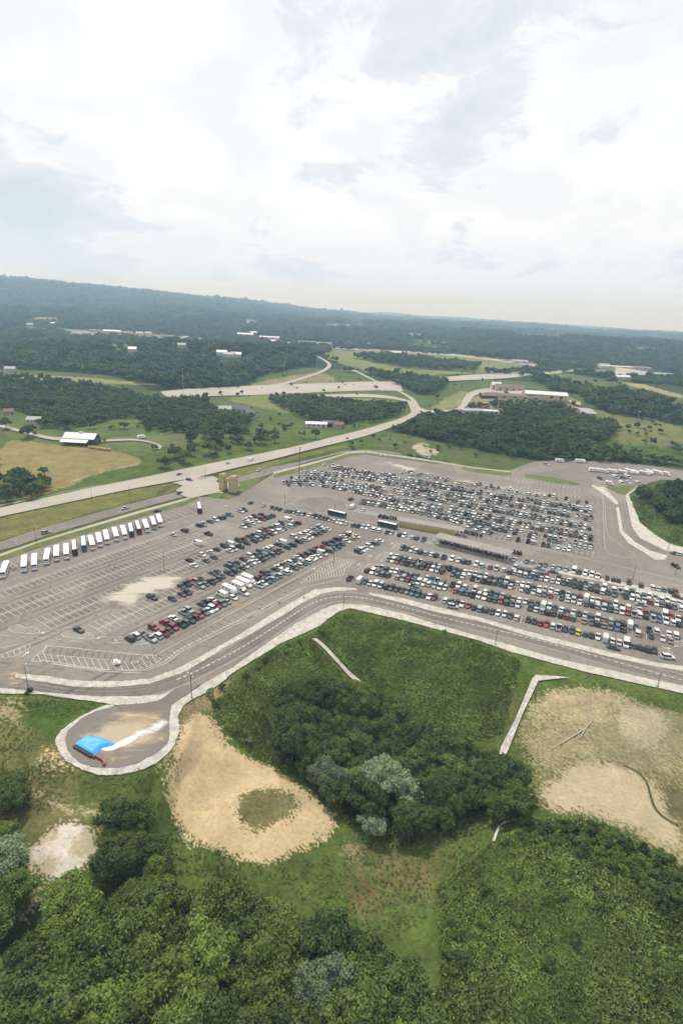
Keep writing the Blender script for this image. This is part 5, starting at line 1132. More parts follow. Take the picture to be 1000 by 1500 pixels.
# ================================================================== BUILDINGS
def house(px,py,L,Wd,hw_,hr,rz,label,wall=WALLW,roof=ROOFG,name='house',cat='house',nwin=3,group=None,flatroof=False):
    b=G1(px,py); o=empty(name,tuple(b-np.array([0,0,.3])),rz,label,cat,group); m=MB(); m.box(-L/2,L/2,-Wd/2,Wd/2,-1.5,hw_); wl=m.build('wall',wall,o)
    m=MB(); e=.5
    if flatroof: m.box(-L/2-e,L/2+e,-Wd/2-e,Wd/2+e,hw_,hw_+.5)
    else:
        m.loft([[(x,-Wd/2-e,hw_-.1),(x,0,hw_+hr),(x,Wd/2+e,hw_-.1),(x,Wd/2+e,hw_+.15),(x,0,hw_+hr+.28),(x,-Wd/2-e,hw_+.15)] for x in (-L/2-e,L/2+e)])
        m2=MB()
        for s in (-1,1): m2.loft([[(s*(L/2-.01),-Wd/2,hw_),(s*(L/2-.01),Wd/2,hw_),(s*(L/2-.01),0,hw_+hr)],[(s*(L/2-.3),-Wd/2,hw_),(s*(L/2-.3),Wd/2,hw_),(s*(L/2-.3),0,hw_+hr)]])
        m2.build('gable',wall,o)
    m.build('roof',roof,o)
    for k in range(nwin):
        x=-L/2+L*(k+.7)/(nwin+.4); m=MB(); m.box(x-L*.03-.3,x+L*.03+.3,-Wd/2-.04,-Wd/2+.05,hw_*.4,hw_*.78); m.build('window',GLASS,o)
    m=MB(); m.box(L*.32,L*.32+1.6,-Wd/2-.05,-Wd/2+.05,0,2.3); m.build('door',WALLD,o)
    return o
b=G1(120,648); an=math.atan2(*(G1(140,650)-G1(97,647))[:2][::-1]); o=empty('barn',tuple(b),an,'long dark barn with white metal roof beside the hay field','barn')
L=.86*np.linalg.norm((G1(146,649)-G1(95,645))[:2]); o.scale=(1,.8,.85)
m=MB(); m.box(-L/2,L/2,-7,9,-1.5,5.0); m.loft([[(-L/2,-7,5),(-L/2,9,5),(-L/2,1,9)],[(L/2,-7,5),(L/2,9,5),(L/2,1,9)]]); m.build('wall',WALLD,o)
m=MB(); m.loft([[(x,-7.5,5.0),(x,1,9.3),(x,9.5,5.0),(x,9.5,5.25),(x,1,9.6),(x,-7.5,5.25)] for x in (-L/2-.6,L/2+.6)]); m.build('roof',ROOFW,o)
m=MB(); m.loft([[(x,-13.5,2.6),(x,-7.4,4.4),(x,-7.4,4.6),(x,-13.5,2.8)] for x in (-L/2-.4,L/2-4)]); m.build('lean_to_roof',ROOFW,o)
for k in range(6): m=MB(); x=-L/2+k*(L-4)/5; m.tube((x,-13,-1),(x,-13,2.7),.18,.18,6); m.build('post',WOOD,o)
m=MB(); m.box(-1.5,1.5,.2,1.8,9.2,10.6); m.build('cupola',ROOFW,o)
m=MB(); m.box(L/2-.05,L/2+.08,-2.5,4.5,0,4.2); m.build('door',WOOD,o)
# hay bales
for k in range(9):
    p=G1(132+k*3.6+random.uniform(-.4,.4),656.5+k*.45+random.uniform(-.5,.5)); m=MB(); r=1.1; n=12
    m.loft([[(x,r*q*math.cos(2*math.pi*i/n),r+r*q*math.sin(2*math.pi*i/n)) for i in range(n)] for x,q in ((-.8,.9),(-.7,1),(.7,1),(.8,.9))]); ob=m.build('hay_bale',HAY); ob.location=p; ob.rotation_euler=(0,0,random.uniform(-.3,.3)); tag(ob,f'round hay bale, {ordw(k+1)} from left in the line below the barn','hay bale','hay bales by the barn')
WH=[ # px,py,length,width,wall,roof rise,rot,label,wall,roof,flat
(52,618,13,9,3,2.5,.1,'small grey house among trees left of the barn',WALLW,ROOFG,0),(14,606,9,7,3,2.5,.3,'tiny shed at the left edge lane',WALLT,ROOFB,0),(16,543,16,10,4,3,.2,'white farmhouse at the left edge',WALLW,ROOFG,0),
(463,625,22,10,4,1.5,.08,'white roofed shed at the highway wood',WALLW,ROOFW,0),(483,624,16,9,4,2,.1,'dark low house right of the white roofed shed',WALLD,ROOFD,0),(495,626,10,8,4,2,.4,'small brown house by the far highway',WALLT,ROOFB,0),
(350,603,30,11,4,4,-.35,'long dark roofed lodge above the highway wood',WALLT,ROOFD,0),(370,609,18,9,3.5,3,-.9,'dark roofed wing lower right of the lodge',WALLT,ROOFD,0),(330,603,14,10,4,3,.2,'small building on the left of the lodge',WALLW,ROOFG,0),
(797,584,55,22,7,3,-.12,'long white roofed hall by the brown sheds',WALLT,ROOFW,0),(745,573,45,18,7,4,-.1,'tan building with brown roof on the hilltop',WALLT,ROOFB,0),(725,571,16,12,9,4,.1,'white gabled building at the left of the hilltop group',WALLW,ROOFW,0),
(760,584,60,14,4,2,-.14,'long rust brown shed on the hilltop',WALLT,ROOFB,0),(735,582,40,12,4,2,-.1,'second long brown shed left of the first',WALLT,ROOFB,0),(715,583,22,10,4,2,.1,'low brown shed at the hilltop edge',WALLD,ROOFB,0),
(855,607,16,42,5,2,-.1,'grey metal roofed shed on a pale yard',WALLT,ROOFG,0),(690,606,26,14,5,2,.2,'flat blue grey building half hidden by trees',WALLW,ROOFG,1),(715,606,22,10,4,2,0,'white low building beside the hilltop wood',WALLW,ROOFW,1),
(775,580,20,10,4,2,.1,'small tan building between the hilltop sheds',WALLW,ROOFT,0),
(360,493,60,22,9,4,.05,'white hall on the far ridge, first of two',WALLW,ROOFW,0),(395,497,70,20,8,3,-.05,'white hall on the far ridge, second of two',WALLW,ROOFW,0),(372,491,30,18,10,4,.3,'small white building between the ridge halls',WALLW,ROOFW,0),
(165,488,60,22,8,3,.05,'long white building on the left ridge',WALLW,ROOFW,0),(120,492,50,20,8,3,.1,'tan building beside the ridge road',WALLT,ROOFT,0),(205,491,24,14,8,4,.1,'white house on the ridge right of the long building',WALLW,ROOFG,0),(218,491,22,14,8,4,-.1,'grey house on the ridge right of the white house',WALLW,ROOFG,0),(285,499,80,16,6,2,-.08,'low white roofed row on the ridge slope',WALLW,ROOFW,1),(300,500,30,16,6,2,-.08,'short white roof at the end of the ridge row',WALLW,ROOFW,0),
(45,478,22,14,7,4,.1,'pale house above the far left field',WALLW,ROOFG,0),(325,520,20,12,6,4,.2,'white house in the ridge wood, left one',WALLW,ROOFW,0),(336,523,22,12,6,4,-.2,'white house in the ridge wood, middle one',WALLW,ROOFG,0),(346,523,20,12,6,4,.1,'white house in the ridge wood, right one',WALLW,ROOFW,0),(160,506,18,12,6,4,.1,'white house at the ridge meadow',WALLW,ROOFG,0),(195,515,16,12,6,4,.1,'white cottage below the ridge meadow',WALLW,ROOFW,0),(266,509,18,12,6,4,.3,'white cottage right of the ridge meadow',WALLW,ROOFG,0),
(450,503,60,24,7,2,0,'tan flat building on the distant field edge',WALLT,ROOFT,1),(475,505,50,20,7,2,0,'white flat building on the distant field edge',WALLW,ROOFW,1),(540,507,20,14,6,4,0,'small white barn on the distant field',WALLW,ROOFW,0),(580,519,50,22,6,3,0,'pale shed on the distant field',WALLW,ROOFW,0),(900,540,90,30,7,3,0,'pale long building on the right plain',WALLW,ROOFW,1),(935,541,60,26,7,3,0,'second pale building on the right plain',WALLW,ROOFT,1),(883,538,30,20,8,3,0,'blue grey building on the right plain',WALLT,ROOFG,0),(910,555,30,16,5,3,.1,'white roofed shed on the right hill',WALLW,ROOFW,0),
(140,486,40,18,7,3,.05,'grey roofed shop on the ridge road, first of three',WALLT,ROOFG,1),(185,489,44,18,7,3,.05,'white roofed shop on the ridge road, second of three',WALLW,ROOFW,1),(245,494,50,20,7,3,.02,'tan shop on the ridge road, third of three',WALLT,ROOFT,1),(80,476,30,16,7,3,.1,'small white shop at the left end of the ridge road',WALLW,ROOFW,0),(272,497,22,12,6,4,.2,'white cottage at the right end of the ridge road',WALLW,ROOFG,0),(405,502,40,18,6,3,0,'white shed below the ridge halls',WALLW,ROOFW,0),(420,505,30,16,6,3,.1,'grey shed below the ridge halls',WALLT,ROOFG,0),(505,506,36,18,6,3,0,'tan shed on the distant field road',WALLT,ROOFT,0),(760,532,40,18,6,3,.1,'pale shed at the wood on the right plain',WALLW,ROOFG,0),(690,520,30,16,6,3,.1,'small pale barn beyond the long field',WALLW,ROOFG,0),
(605,492,90,40,10,3,0,'faint pale building far beyond the field',WALLW,ROOFW,1),(915,499,150,60,14,3,0,'faint pale works far on the right plain',WALLW,ROOFW,1),(955,500,120,50,12,3,0,'second faint pale works far on the right plain',WALLW,ROOFW,1),(815,485,110,50,12,3,0,'faint pale building near the horizon',WALLW,ROOFW,1)]
for x,y,L,Wd,hw_,hr,rz,lb,wl,rf,fl in WH: house(x,y,L,Wd,hw_,hr,rz,lb,wl,rf,nwin=2 if y<560 else 4,flatroof=bool(fl),name='house' if 'house' in lb or 'cottage' in lb else ('shed' if 'shed' in lb else 'building'),cat='house' if 'house' in lb or 'cottage' in lb else ('shed' if 'shed' in lb else 'building'))
for k,(x,y) in enumerate(((430,502),(442,504),(460,504),(468,507),(486,505),(120,494))): pass
# ================================================================== TREES
def crown_np(seed,R,Hc,z0,nb,nl,ls,core=True,flat_=.0):
    r=np.random.default_rng(seed); V=[];T=[];Qd=[]
    th=r.uniform(0,2*np.pi,nb); ph=np.arccos(r.uniform(-.35,1,nb)); rr=r.uniform(.40,.92,nb)*(1+.16*np.sin(2*th+seed)+.12*np.sin(3*th+2*seed))
    c=np.stack([R*rr*np.sin(ph)*np.cos(th),R*rr*np.sin(ph)*np.sin(th),z0+Hc*.45+Hc*.5*rr*np.cos(ph)],1)
    c[0]=(0,0,z0+Hc*.5)
    rb=r.uniform(.17,.36,nb)*R; rb[0]=.5*R; rb[1:4]*=1.35
    bt=r.uniform(0,1,nb)
    d=r.normal(size=(nb,nl,3)); d/=np.linalg.norm(d,axis=2,keepdims=True); d[...,2]=np.where(d[...,2]<-.35,-d[...,2],d[...,2])
    p=c[:,None]+d*rb[:,None,None]*r.uniform(.72,1.26,(nb,nl,1))*np.array([1,1,.8])
    nrm=d+r.normal(size=d.shape)*.55+np.array([0,0,.35]); nrm/=np.linalg.norm(nrm,axis=2,keepdims=True)
    a=np.cross(nrm,r.normal(size=d.shape)); a/=np.linalg.norm(a,axis=2,keepdims=True); b=np.cross(nrm,a)
    s=ls*r.uniform(.55,1.25,(nb,nl,1)); p=p.reshape(-1,3);a=(a*s).reshape(-1,3);b=(b*s*.7).reshape(-1,3); nrm=nrm.reshape(-1,3); dp=nrm*(s.reshape(-1,1)*.25)
    V=np.stack([p-a,p-b-dp,p+a,p+b-dp],1).reshape(-1,3); n=len(p); Qd=np.arange(n*4).reshape(-1,4)
    tone=np.clip(.5*np.repeat(bt,nl)+.5*r.uniform(0,1,n),0,1)
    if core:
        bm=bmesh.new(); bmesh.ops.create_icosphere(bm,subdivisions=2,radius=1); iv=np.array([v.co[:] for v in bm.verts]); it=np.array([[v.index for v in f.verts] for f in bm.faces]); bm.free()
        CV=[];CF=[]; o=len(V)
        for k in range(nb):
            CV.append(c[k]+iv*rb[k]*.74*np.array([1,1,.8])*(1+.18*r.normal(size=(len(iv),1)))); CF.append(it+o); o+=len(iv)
        V=np.vstack([V]+CV); CF=np.vstack(CF); tone=np.r_[tone,np.full(len(CF),.1)]  # inner blobs toned dark: shade in the crown's gaps, put into the colour
        return V,[Qd,CF],tone
    return V,[Qd],tone
def crown_mesh(name,*a,mat=LEAF,**k):
    V,Fs,t=crown_np(*a,**k); ob=mesh_np(name,V,Fs,mat); me=ob.data; bpy.data.objects.remove(ob)
    at=me.attributes.new('tone','FLOAT','FACE'); at.data.foreach_set('value',t.astype(np.float32)); return me
def trunk_mesh(seed,h,r,R):
    rr=random.Random(seed); m=MB(); m.tube((0,0,-1.2),(0,0,h*.5),r,r*.75,8); m.tube((0,0,h*.5),(rr.uniform(-.3,.3),rr.uniform(-.3,.3),h),r*.75,r*.35,8)
    for k in range(5):
        a=k*1.26+rr.uniform(-.3,.3); z=h*rr.uniform(.38,.7); m.tube((0,0,z),(math.cos(a)*R*.55,math.sin(a)*R*.55,z+R*.5),r*.4,r*.12,6)
    ob=m.build('trunk',BARK); me=ob.data; bpy.data.objects.remove(ob); return me
NEARC=[crown_mesh('crown',100+k,5.0+.35*(k%3),7.0+.7*(k%4),2.2+.3*(k%3),46+4*k,118,.33) for k in range(7)]
MIDC=[crown_mesh('crown',200+k,5.0,7.2+.6*(k%3),1.8,26+k,56,.60) for k in range(5)]
FARC=[crown_mesh('crown',300+k,5.0,7.4+.8*(k%3),1.4,15+k,28,.9,mat=LEAFF) for k in range(4)]
BUSHC=[crown_mesh('foliage',400+k,2.3,2.7+.3*k,-.3,14,70,.30) for k in range(4)]
TRK=[trunk_mesh(k,7.5,.32,4.2) for k in range(4)]
TM={'g':(LEAF,'green'),'y':(LEAFY,'yellow green'),'s':(LEAFS,'silvery'),'d':(LEAFD,'dark green')}
def setmat(o,m): o.material_slots[0].link='OBJECT'; o.material_slots[0].material=m
def make_tree(x,y,z,s,tone,label,group,meshes,kind='tree'):
    o=empty(kind,(x,y,z),random.uniform(0,6.28),label,kind,group); o.scale=(s*random.uniform(.92,1.08),s*random.uniform(.92,1.08),s*random.uniform(.9,1.15))
    me=random.choice(meshes); c=link(bpy.data.objects.new('crown' if kind=='tree' else 'foliage',me),o); setmat(c,TM[tone][0])
    if kind=='tree': link(bpy.data.objects.new('trunk',random.choice(TRK)),o)
    return o
def poisson(W,rmin,tries,seed,rfun=None):
    r=np.random.default_rng(seed); W=np.asarray(W)[:,:2]; a=W.min(0);b=W.max(0); P=r.uniform(a,b,(tries,2)); P=P[inside(P[:,0],P[:,1],W)]
    keep=[];cell={}
    for p in P:
        k=(int(p[0]//rmin),int(p[1]//rmin)); ok=True
        for i in (-1,0,1):
            for j in (-1,0,1):
                for q in cell.get((k[0]+i,k[1]+j),()):
                    if (q[0]-p[0])**2+(q[1]-p[1])**2<rmin*rmin: ok=False;break
                if not ok: break
            if not ok: break
        if ok: keep.append(p); cell.setdefault(k,[]).append(p)
    return np.array(keep)
def ranked(P,Z):
    """split points into ranks from the camera back, each read from the left"""
    x,y=proj(P[:,0],P[:,1],Z); o=np.argsort(-y); n=len(P); per=9; out=[None]*n; nr=max(1,round(n/per))
    for r_,blk in enumerate(np.array_split(o,nr)):
        for k,i in enumerate(blk[np.argsort(x[blk])]): out[i]=(r_+1,k+1)
    return out,x,y
def wood(px,z,rmin,seed,name,group,tonefun,smin,smax,meshes,kind='tree',extra=(),er=.5):
    W=GP(Q(px),z)[:,:2]; P=poisson(W,rmin,9000,seed); P=P[seg_dist(P[:,0],P[:,1],closed_smooth(W,1))>(3.9 if kind=='tree' else 1.3)*.5*(smin+smax)*er]
    
    if len(extra):
        E_=GP([e[:2] for e in extra],z)[:,:2]
        for e in E_: P=P[np.linalg.norm(P-e,axis=1)>rmin*.8]
        P=np.vstack([P,E_])
    Z=lvl(P[:,0],P[:,1]); rk,x,y=ranked(P,Z); n0=len(P)-len(extra); rr=random.Random(seed)
    for i in range(len(P)):
        s=rr.uniform(smin,smax); t=tonefun(x[i],y[i],rr)
        if i>=n0: t=extra[i-n0][2]; s=extra[i-n0][3]
        size='tall' if s>smin+.7*(smax-smin) else ('small' if s<smin+.25*(smax-smin) else 'broad')
        if i>=n0 and t=='s': size='pale'
        make_tree(P[i,0],P[i,1],Z[i]-.1,s,t,f"{size} {TM[t][1]} {kind}, {ordw(rk[i][1])} from left, {ordw(rk[i][0])} rank of {name}",group,meshes,kind)
    return len(P)
def near_tone(x,y,r):
    if 150<x<300 and y>1330 or 360<x<440 and y>1350: return r.choices('yg',(4,1))[0]
    return r.choices('gdy',(6,3,1.5))[0]
NT=0
NT+=wood("40 1300,170 1285,240 1280,400 1302,500 1345,580 1395,640 1440,690 1600,-120 1620,-120 1440,10 1400,20 1350",6,5.0,5,'the foreground wood','trees in the foreground wood',near_tone,.85,1.3,NEARC,extra=((470,1455,'s',1.0),(290,1350,'y',1.2),(215,1380,'y',1.25),(400,1400,'y',1.2),(250,1440,'y',1.3),(160,1400,'g',1.3)),er=.8)
NT+=wood("152 1200,200 1190,228 1220,235 1270,160 1285,145 1250",4,4.2,6,'clump by the clearing','trees by the pale clearing',lambda x,y,r:r.choice('gd'),.6,.9,NEARC,er=.1)
NT+=wood("-40 1225,18 1228,38 1260,34 1330,10 1390,-40 1400",5,5.0,7,'the left edge grove','trees at the left edge',lambda x,y,r:r.choice('gs'),.8,1.15,NEARC,extra=((8,1265,'s',1.0),),er=.1)
NT+=wood("-30 1140,20 1142,34 1160,20 1178,-30 1185",2.5,3.6,8,'the small left edge thicket','thicket at the left edge',lambda x,y,r:'g',.45,.65,NEARC,er=.1)
NT+=wood("392 1030,412 1010,484 996,540 1012,588 1048,640 1078,715 1112,775 1150,775 1180,670 1195,640 1210,600 1215,545 1190,500 1170,445 1125,400 1065",5,4.1,9,'the ravine wood','trees in the ravine wood',lambda x,y,r:r.choices('dg',(5,3))[0],.62,1.05,NEARC,extra=((560,1150,'s',1.2),(595,1166,'s',1.0),(575,1132,'s',.9),(480,1135,'s',.9),(545,1205,'s',.65),(690,1125,'s',.75),(525,1140,'s',.8)),er=.3)
NT+=wood("930 717,952 710,976 704,1040 700,1060 765,1000 757,976 754,955 738",6,7.0,10,'right bank wood','trees on the right bank',lambda x,y,r:r.choices('dg',(4,2))[0],.75,1.1,MIDC)
NT+=wood("-30 690,40 692,68 695,82 712,45 722,-30 735",5,8.0,11,'hay field grove','trees below the hay field',lambda x,y,r:r.choices('dg',(3,2))[0],.8,1.15,MIDC)
NT+=wood("222 672,262 650,300 628,330 632,360 630,415 632,465 636,415 644,350 659,300 669,235 681",4,13.5,12,'belt above the highway','trees in the belt above the highway',lambda x,y,r:r.choices('dgy',(3,3,2))[0],.7,1.35,MIDC)
for x,y,s,t,lb in ((42,641,1.25,'d','round dark tree alone in the meadow left of the barn'),(66,697,.7,'g','slim tree at the right end of the grove below the hay field'),(98,628,1.3,'d','dark tree just above the barn roof'),(300,640,1.2,'y','yellow green tree at the highway wood edge'),(318,648,1.35,'y','large yellow green tree in front of the highway wood'),(10,628,1.0,'g','green tree at the left edge lane'),(182,628,.8,'g','small green tree on the meadow edge right of the barn')):
    b=G1(x,y); make_tree(*b,s,t,lb,'single trees around the barn',MIDC); NT+=1
NB=0
def bush(px,rmin,seed,name,smin,smax,tones='gd',z=1):
    return wood(px,z,rmin,seed,name,'bushes among the grass',lambda x,y,r:r.choice(tones),smin,smax,BUSHC,'bush')
NB+=bush("722 1236,742 1211,790 1196,860 1201,925 1226,1010 1272,1010 1345,940 1312,880 1275,830 1245,780 1230",3.6,21,'the hedge on the mound',.65,1.1)
NB+=bush("307 1015,330 1000,345 1030,360 1060,385 1080,420 1110,440 1125,430 1130,395 1110,350 1080,318 1045",4.6,22,'scrub by dirt ring',.45,.75,'gs')
NB+=bush("345 990,412 945,470 922,475 930,412 960,350 1000",4.8,23,'fringe below gravel verge',.4,.7)
NB+=bush("640 1360,655 1330,668 1345,680 1400,660 1440",3.4,24,'the mound foot',.4,.7)
NB+=bush("690 1270,760 1240,850 1300,930 1370,1010 1390,1040 1530,700 1530,665 1400",7.5,25,'open mound slope',.35,.75,'gy')
for x,y,s,lb in ((43,1013,.55,'small bush at the foot of the lower left lamp post'),(565,907,.35,'small bush on the outer gravel edge, left one'),(600,914,.3,'tiny bush on the outer gravel edge'),(650,927,.38,'small bush on the outer gravel, middle one'),(690,939,.35,'small bush on the outer gravel, right one')):
    b=G1(x,y); make_tree(*b,s,'g',lb,'bushes among the grass',BUSHC,'bush')
# ------------------------------------------------------------------ scattered masses (geometry nodes)
def scatter(name,P,S,protos,label,seed=1):
    n=len(P); r=np.random.default_rng(seed)
    ob=mesh_np(name,P,[np.zeros((0,3),int)],None) if False else None
    me=bpy.data.meshes.new(name); me.vertices.add(n); me.vertices.foreach_set('co',np.asarray(P,np.float32).ravel())
    a=me.attributes.new('sc','FLOAT_VECTOR','POINT'); sv=np.stack([S*r.uniform(.88,1.12,n),S*r.uniform(.88,1.12,n),S*r.uniform(.85,1.2,n)],1); a.data.foreach_set('vector',sv.astype(np.float32).ravel())
    a=me.attributes.new('rz','FLOAT','POINT'); a.data.foreach_set('value',r.uniform(0,6.28,n).astype(np.float32))
    a=me.attributes.new('pick','INT','POINT'); a.data.foreach_set('value',r.integers(0,len(protos),n).astype(np.int32)); me.update()
    ob=link(bpy.data.objects.new(name,me))
    ng=bpy.data.node_groups.new(name,'GeometryNodeTree'); ng.interface.new_socket('Geometry',in_out='INPUT',socket_type='NodeSocketGeometry'); ng.interface.new_socket('Geometry',in_out='OUTPUT',socket_type='NodeSocketGeometry')
    gi=ng.nodes.new('NodeGroupInput'); go=ng.nodes.new('NodeGroupOutput'); iop=ng.nodes.new('GeometryNodeInstanceOnPoints'); jn=ng.nodes.new('GeometryNodeJoinGeometry')
    for p in reversed(protos):
        oi=ng.nodes.new('GeometryNodeObjectInfo'); oi.inputs['Object'].default_value=p; oi.inputs['As Instance'].default_value=True; ng.links.new(oi.outputs['Geometry'],jn.inputs[0])
    def na(nm,t): q=ng.nodes.new('GeometryNodeInputNamedAttribute'); q.data_type=t; q.inputs['Name'].default_value=nm; return q.outputs['Attribute']
    cx=ng.nodes.new('ShaderNodeCombineXYZ'); ng.links.new(na('rz','FLOAT'),cx.inputs['Z'])
    ng.links.new(gi.outputs[0],iop.inputs['Points']); ng.links.new(jn.outputs[0],iop.inputs['Instance']); iop.inputs['Pick Instance'].default_value=True
    ng.links.new(na('pick','INT'),iop.inputs['Instance Index']); ng.links.new(cx.outputs[0],iop.inputs['Rotation']); ng.links.new(na('sc','FLOAT_VECTOR'),iop.inputs['Scale']); ng.links.new(iop.outputs[0],go.inputs[0])
    mod=ob.modifiers.new('scatter','NODES'); mod.node_group=ng
    tag(ob,label,'vegetation',None,'stuff'); return ob
# four stand-alone distant trees whose crowns also seed the far woods
PROT=[]
for k,(x,y,lb) in enumerate(((72,622,'dark tree beside the lane above the barn'),(205,620,'dark tree at the meadow corner below the tree belt'),(222,612,'green tree in the meadow by the tree belt'),(338,640,'dark tree on the bank below the lodge'))):
    b=G1(x,y); o=empty('tree',tuple(b),k,lb,'tree','single trees around the barn'); c=link(bpy.data.objects.new('crown',FARC[k]),o); link(bpy.data.objects.new('trunk',TRK[k]),o); PROT.append(c); o.scale=(1,1,1.05); NT+=1
PTS=[];SCL=[]
ROADLINES=[np.vstack([HA,HB[::-1]])]+[GP(Q(s))[:,:2] for s in ("235 580,350 573,500 566,590 566","500 580,600 587","440 553,410 563,380 567","464 523,482 532,476 543","440 510,500 511,560 514,625 518,710 526,810 538","650 556,725 551,810 547,850 545","900 547,1000 551","628 604,642 605,676 601,686 583,700 576,780 577,848 592","545 637,600 612,616 592,598 577,562 564,517 542","565 558,540 552,500 538")]
def notroad(P,d):
    k=np.ones(len(P),bool); k&=~inside(P[:,0],P[:,1],ROADLINES[0])
    for L in ROADLINES: k&=seg_dist(P[:,0],P[:,1],L,False)>d
    return k
HOUSEW=GP([h[:2] for h in WH])[:,:2]
for wi,W in enumerate(WOODW[:-1]):
    dm=np.linalg.norm(W.mean(0)); sp=min(15,max(6.0,dm/115)); P=poisson(W,sp,90000 if wi in(0,2,6) else 30000,60+wi)
    if len(P)==0: continue
    kk=notroad(P,9)
    for Wf,c in FARFW: kk&=~inside(P[:,0],P[:,1],Wf)
    P=P[kk]; PTS.append(P); SCL.append(np.random.default_rng(wi).uniform(.62,1.15,len(P))*sp/7.0)
r=np.random.default_rng(77); n=34000
d=np.exp(r.uniform(math.log(1250),math.log(7500),n)); az=r.uniform(-.62,.62,n); P=np.stack([d*np.sin(az),d*np.cos(az)],1)
k=fbm(P[:,0]*.0035,P[:,1]*.0035,31,4)<.205
for W,c,g,w in COVW[:16]: k&=~inside(P[:,0],P[:,1],W)
for W in WOODW[:-1]: k&=~inside(P[:,0],P[:,1],W)
for W,c in FARFW: k&=~inside(P[:,0],P[:,1],W)
P=P[k]; P=P[notroad(P,14)]; d=np.linalg.norm(P,axis=1); PTS.append(P); SCL.append(r.uniform(.7,1.3,len(P))*np.clip(d/1250,1,3.6))
# loose trees and scrub on the meadows
n=420; px=r.uniform(0,1000,n); py=r.uniform(545,672,n); P=G(px,py)[:,:2]; k=notroad(P,10)&(seg_dist(P[:,0],P[:,1],PAVED_W)>14)&~inside(P[:,0],P[:,1],PAVED_W)
for ii in (1,3,4,5,11,15): k&=~inside(P[:,0],P[:,1],COVW[ii][0])
P=P[k]; PTS.append(P); SCL.append(r.uniform(.25,.7,len(P)))
P=np.vstack(PTS); S=np.concatenate(SCL); k=np.ones(len(P),bool)
for hrow,hb in zip(WH,HOUSEW):
    dv=hb/np.linalg.norm(hb); q_=P-hb; al=q_@dv; la=np.abs(q_@np.array([dv[1],-dv[0]])); farh=hrow[1]<560
    k&=~((la<hrow[2]*.55+4)&(al>(-95 if farh else -20))&(al<(26 if farh else 16)))
P=P[k];S=S[k]
Z=lvl(P[:,0],P[:,1])+sstep(2600,4200,np.linalg.norm(P,axis=1))*14*fbm(P[:,0]*.012,P[:,1]*.012,71,3)
scatter('far_woods',np.column_stack([P,Z-.5*S]),S,PROT,'broadleaf woods spreading over the hills beyond the roads',5)
print('trees',NT,'bushes',NB,'far',len(P),'cars',len(NEAR),len(MANY))
# weeds and rough grass
def weed_np(seed,tall):
    r=np.random.default_rng(seed); n=46; a=r.uniform(0,6.28,n); q=np.sqrt(r.uniform(0,1,n)); p=np.stack([q*np.cos(a),q*np.sin(a),r.uniform(.1,1,n)*tall*(1-.5*q)],1)
    nr=np.stack([np.cos(a)*.6,np.sin(a)*.6,np.full(n,.7)],1)+r.normal(size=(n,3))*.4; nr/=np.linalg.norm(nr,axis=1,keepdims=True); t=np.cross(nr,r.normal(size=(n,3))); t/=np.linalg.norm(t,axis=1,keepdims=True); b=np.cross(nr,t); s=r.uniform(.19,.40,(n,1))
    return np.stack([p-t*s,p-b*s*.6,p+t*s,p+b*s*.6],1).reshape(-1,3),np.arange(n*4).reshape(-1,4),r.uniform(0,1,n)
WP=[]
for k,(x,y,lb) in enumerate(((505,903,'leafy weed clump at the top corner of the green field'),(640,935,'leafy weed clump on the field edge below the gravel'),(735,1215,'leafy weed clump at the top of the mound'))):
    V,Fc,t=weed_np(k,1.0); ob=mesh_np('weed_clump',V,Fc,WEED); at=ob.data.attributes.new('tone','FLOAT','FACE'); at.data.foreach_set('value',t.astype(np.float32)); b=G1(x,y); ob.location=b; tag(ob,lb,'weed','weed clumps'); WP.append(ob)
def weeds(name,px,rmin,smin,smax,label,seed,thr=-1.0,tries=60000,sc=.09):
    W=GP(Q(px))[:,:2]; 
    P=poisson(W,rmin if thr<-.5 else .35,tries if thr<-.5 else tries//4,seed); f=fbm(P[:,0]*sc,P[:,1]*sc,seed,3)+(0 if thr<-.5 else .25*(RNG.uniform(0,1,len(P))-.5)); k=f>thr
    if thr>-.5:
        cc=cover_at(P[:,0],P[:,1]); dd=np.minimum.reduce([seg_dist(P[:,0],P[:,1],np.asarray(q[0])) for q in COVW[23:35]]); k&=(cc[:,1]>cc[:,0]*1.02)|((dd<2.2)&(f>thr+.05))
    P=P[k]; f=f[k]; kk=np.ones(len(P),bool)
    for sw in STRIPW: kk&=~(inside(P[:,0],P[:,1],sw)|(seg_dist(P[:,0],P[:,1],sw)<1.0))
    P=P[kk]; f=f[kk]; Z=lvl(P[:,0],P[:,1]); S=np.random.default_rng(seed).uniform(smin,smax,len(P))*np.clip(1+1.5*f,.35,1.7)
    return scatter(name,np.column_stack([P,Z-.1]),S,WP,label,seed)
weeds('field_weeds',"462 928,484 908,513 898,592 915,700 945,762 968,735 1070,690 1083,640 1065,590 1040,545 1005,505 985",.85,.5,1.0,'dense knee high weeds covering the green field inside the road bend',31)
weeds('mound_weeds',"640 1300,720 1235,790 1200,870 1205,1000 1275,1120 1340,1120 1580,560 1580,650 1440",.85,.5,1.1,'tall weeds covering the mound at lower right',32)
weeds('bank_weeds',"340 1000,400 950,455 928,515 1000,480 1000,410 1015,385 1040,420 1110,470 1150,500 1190,540 1240,640 1240,700 1218,775 1198,760 1180,640 1195,520 1175,450 1140,350 1090,312 1040",.95,.4,.9,'rough green growth on the bank beside the ravine wood',33)
weeds('rough_grass',"0 1022,150 1030,80 1090,120 1140,240 1120,260 1200,320 1250,390 1262,480 1225,520 1210,640 1240,720 1215,640 1330,560 1390,400 1290,180 1280,160 1200,0 1225",1.2,.16,.36,'short rough grass round the dirt patches',34,-.06)
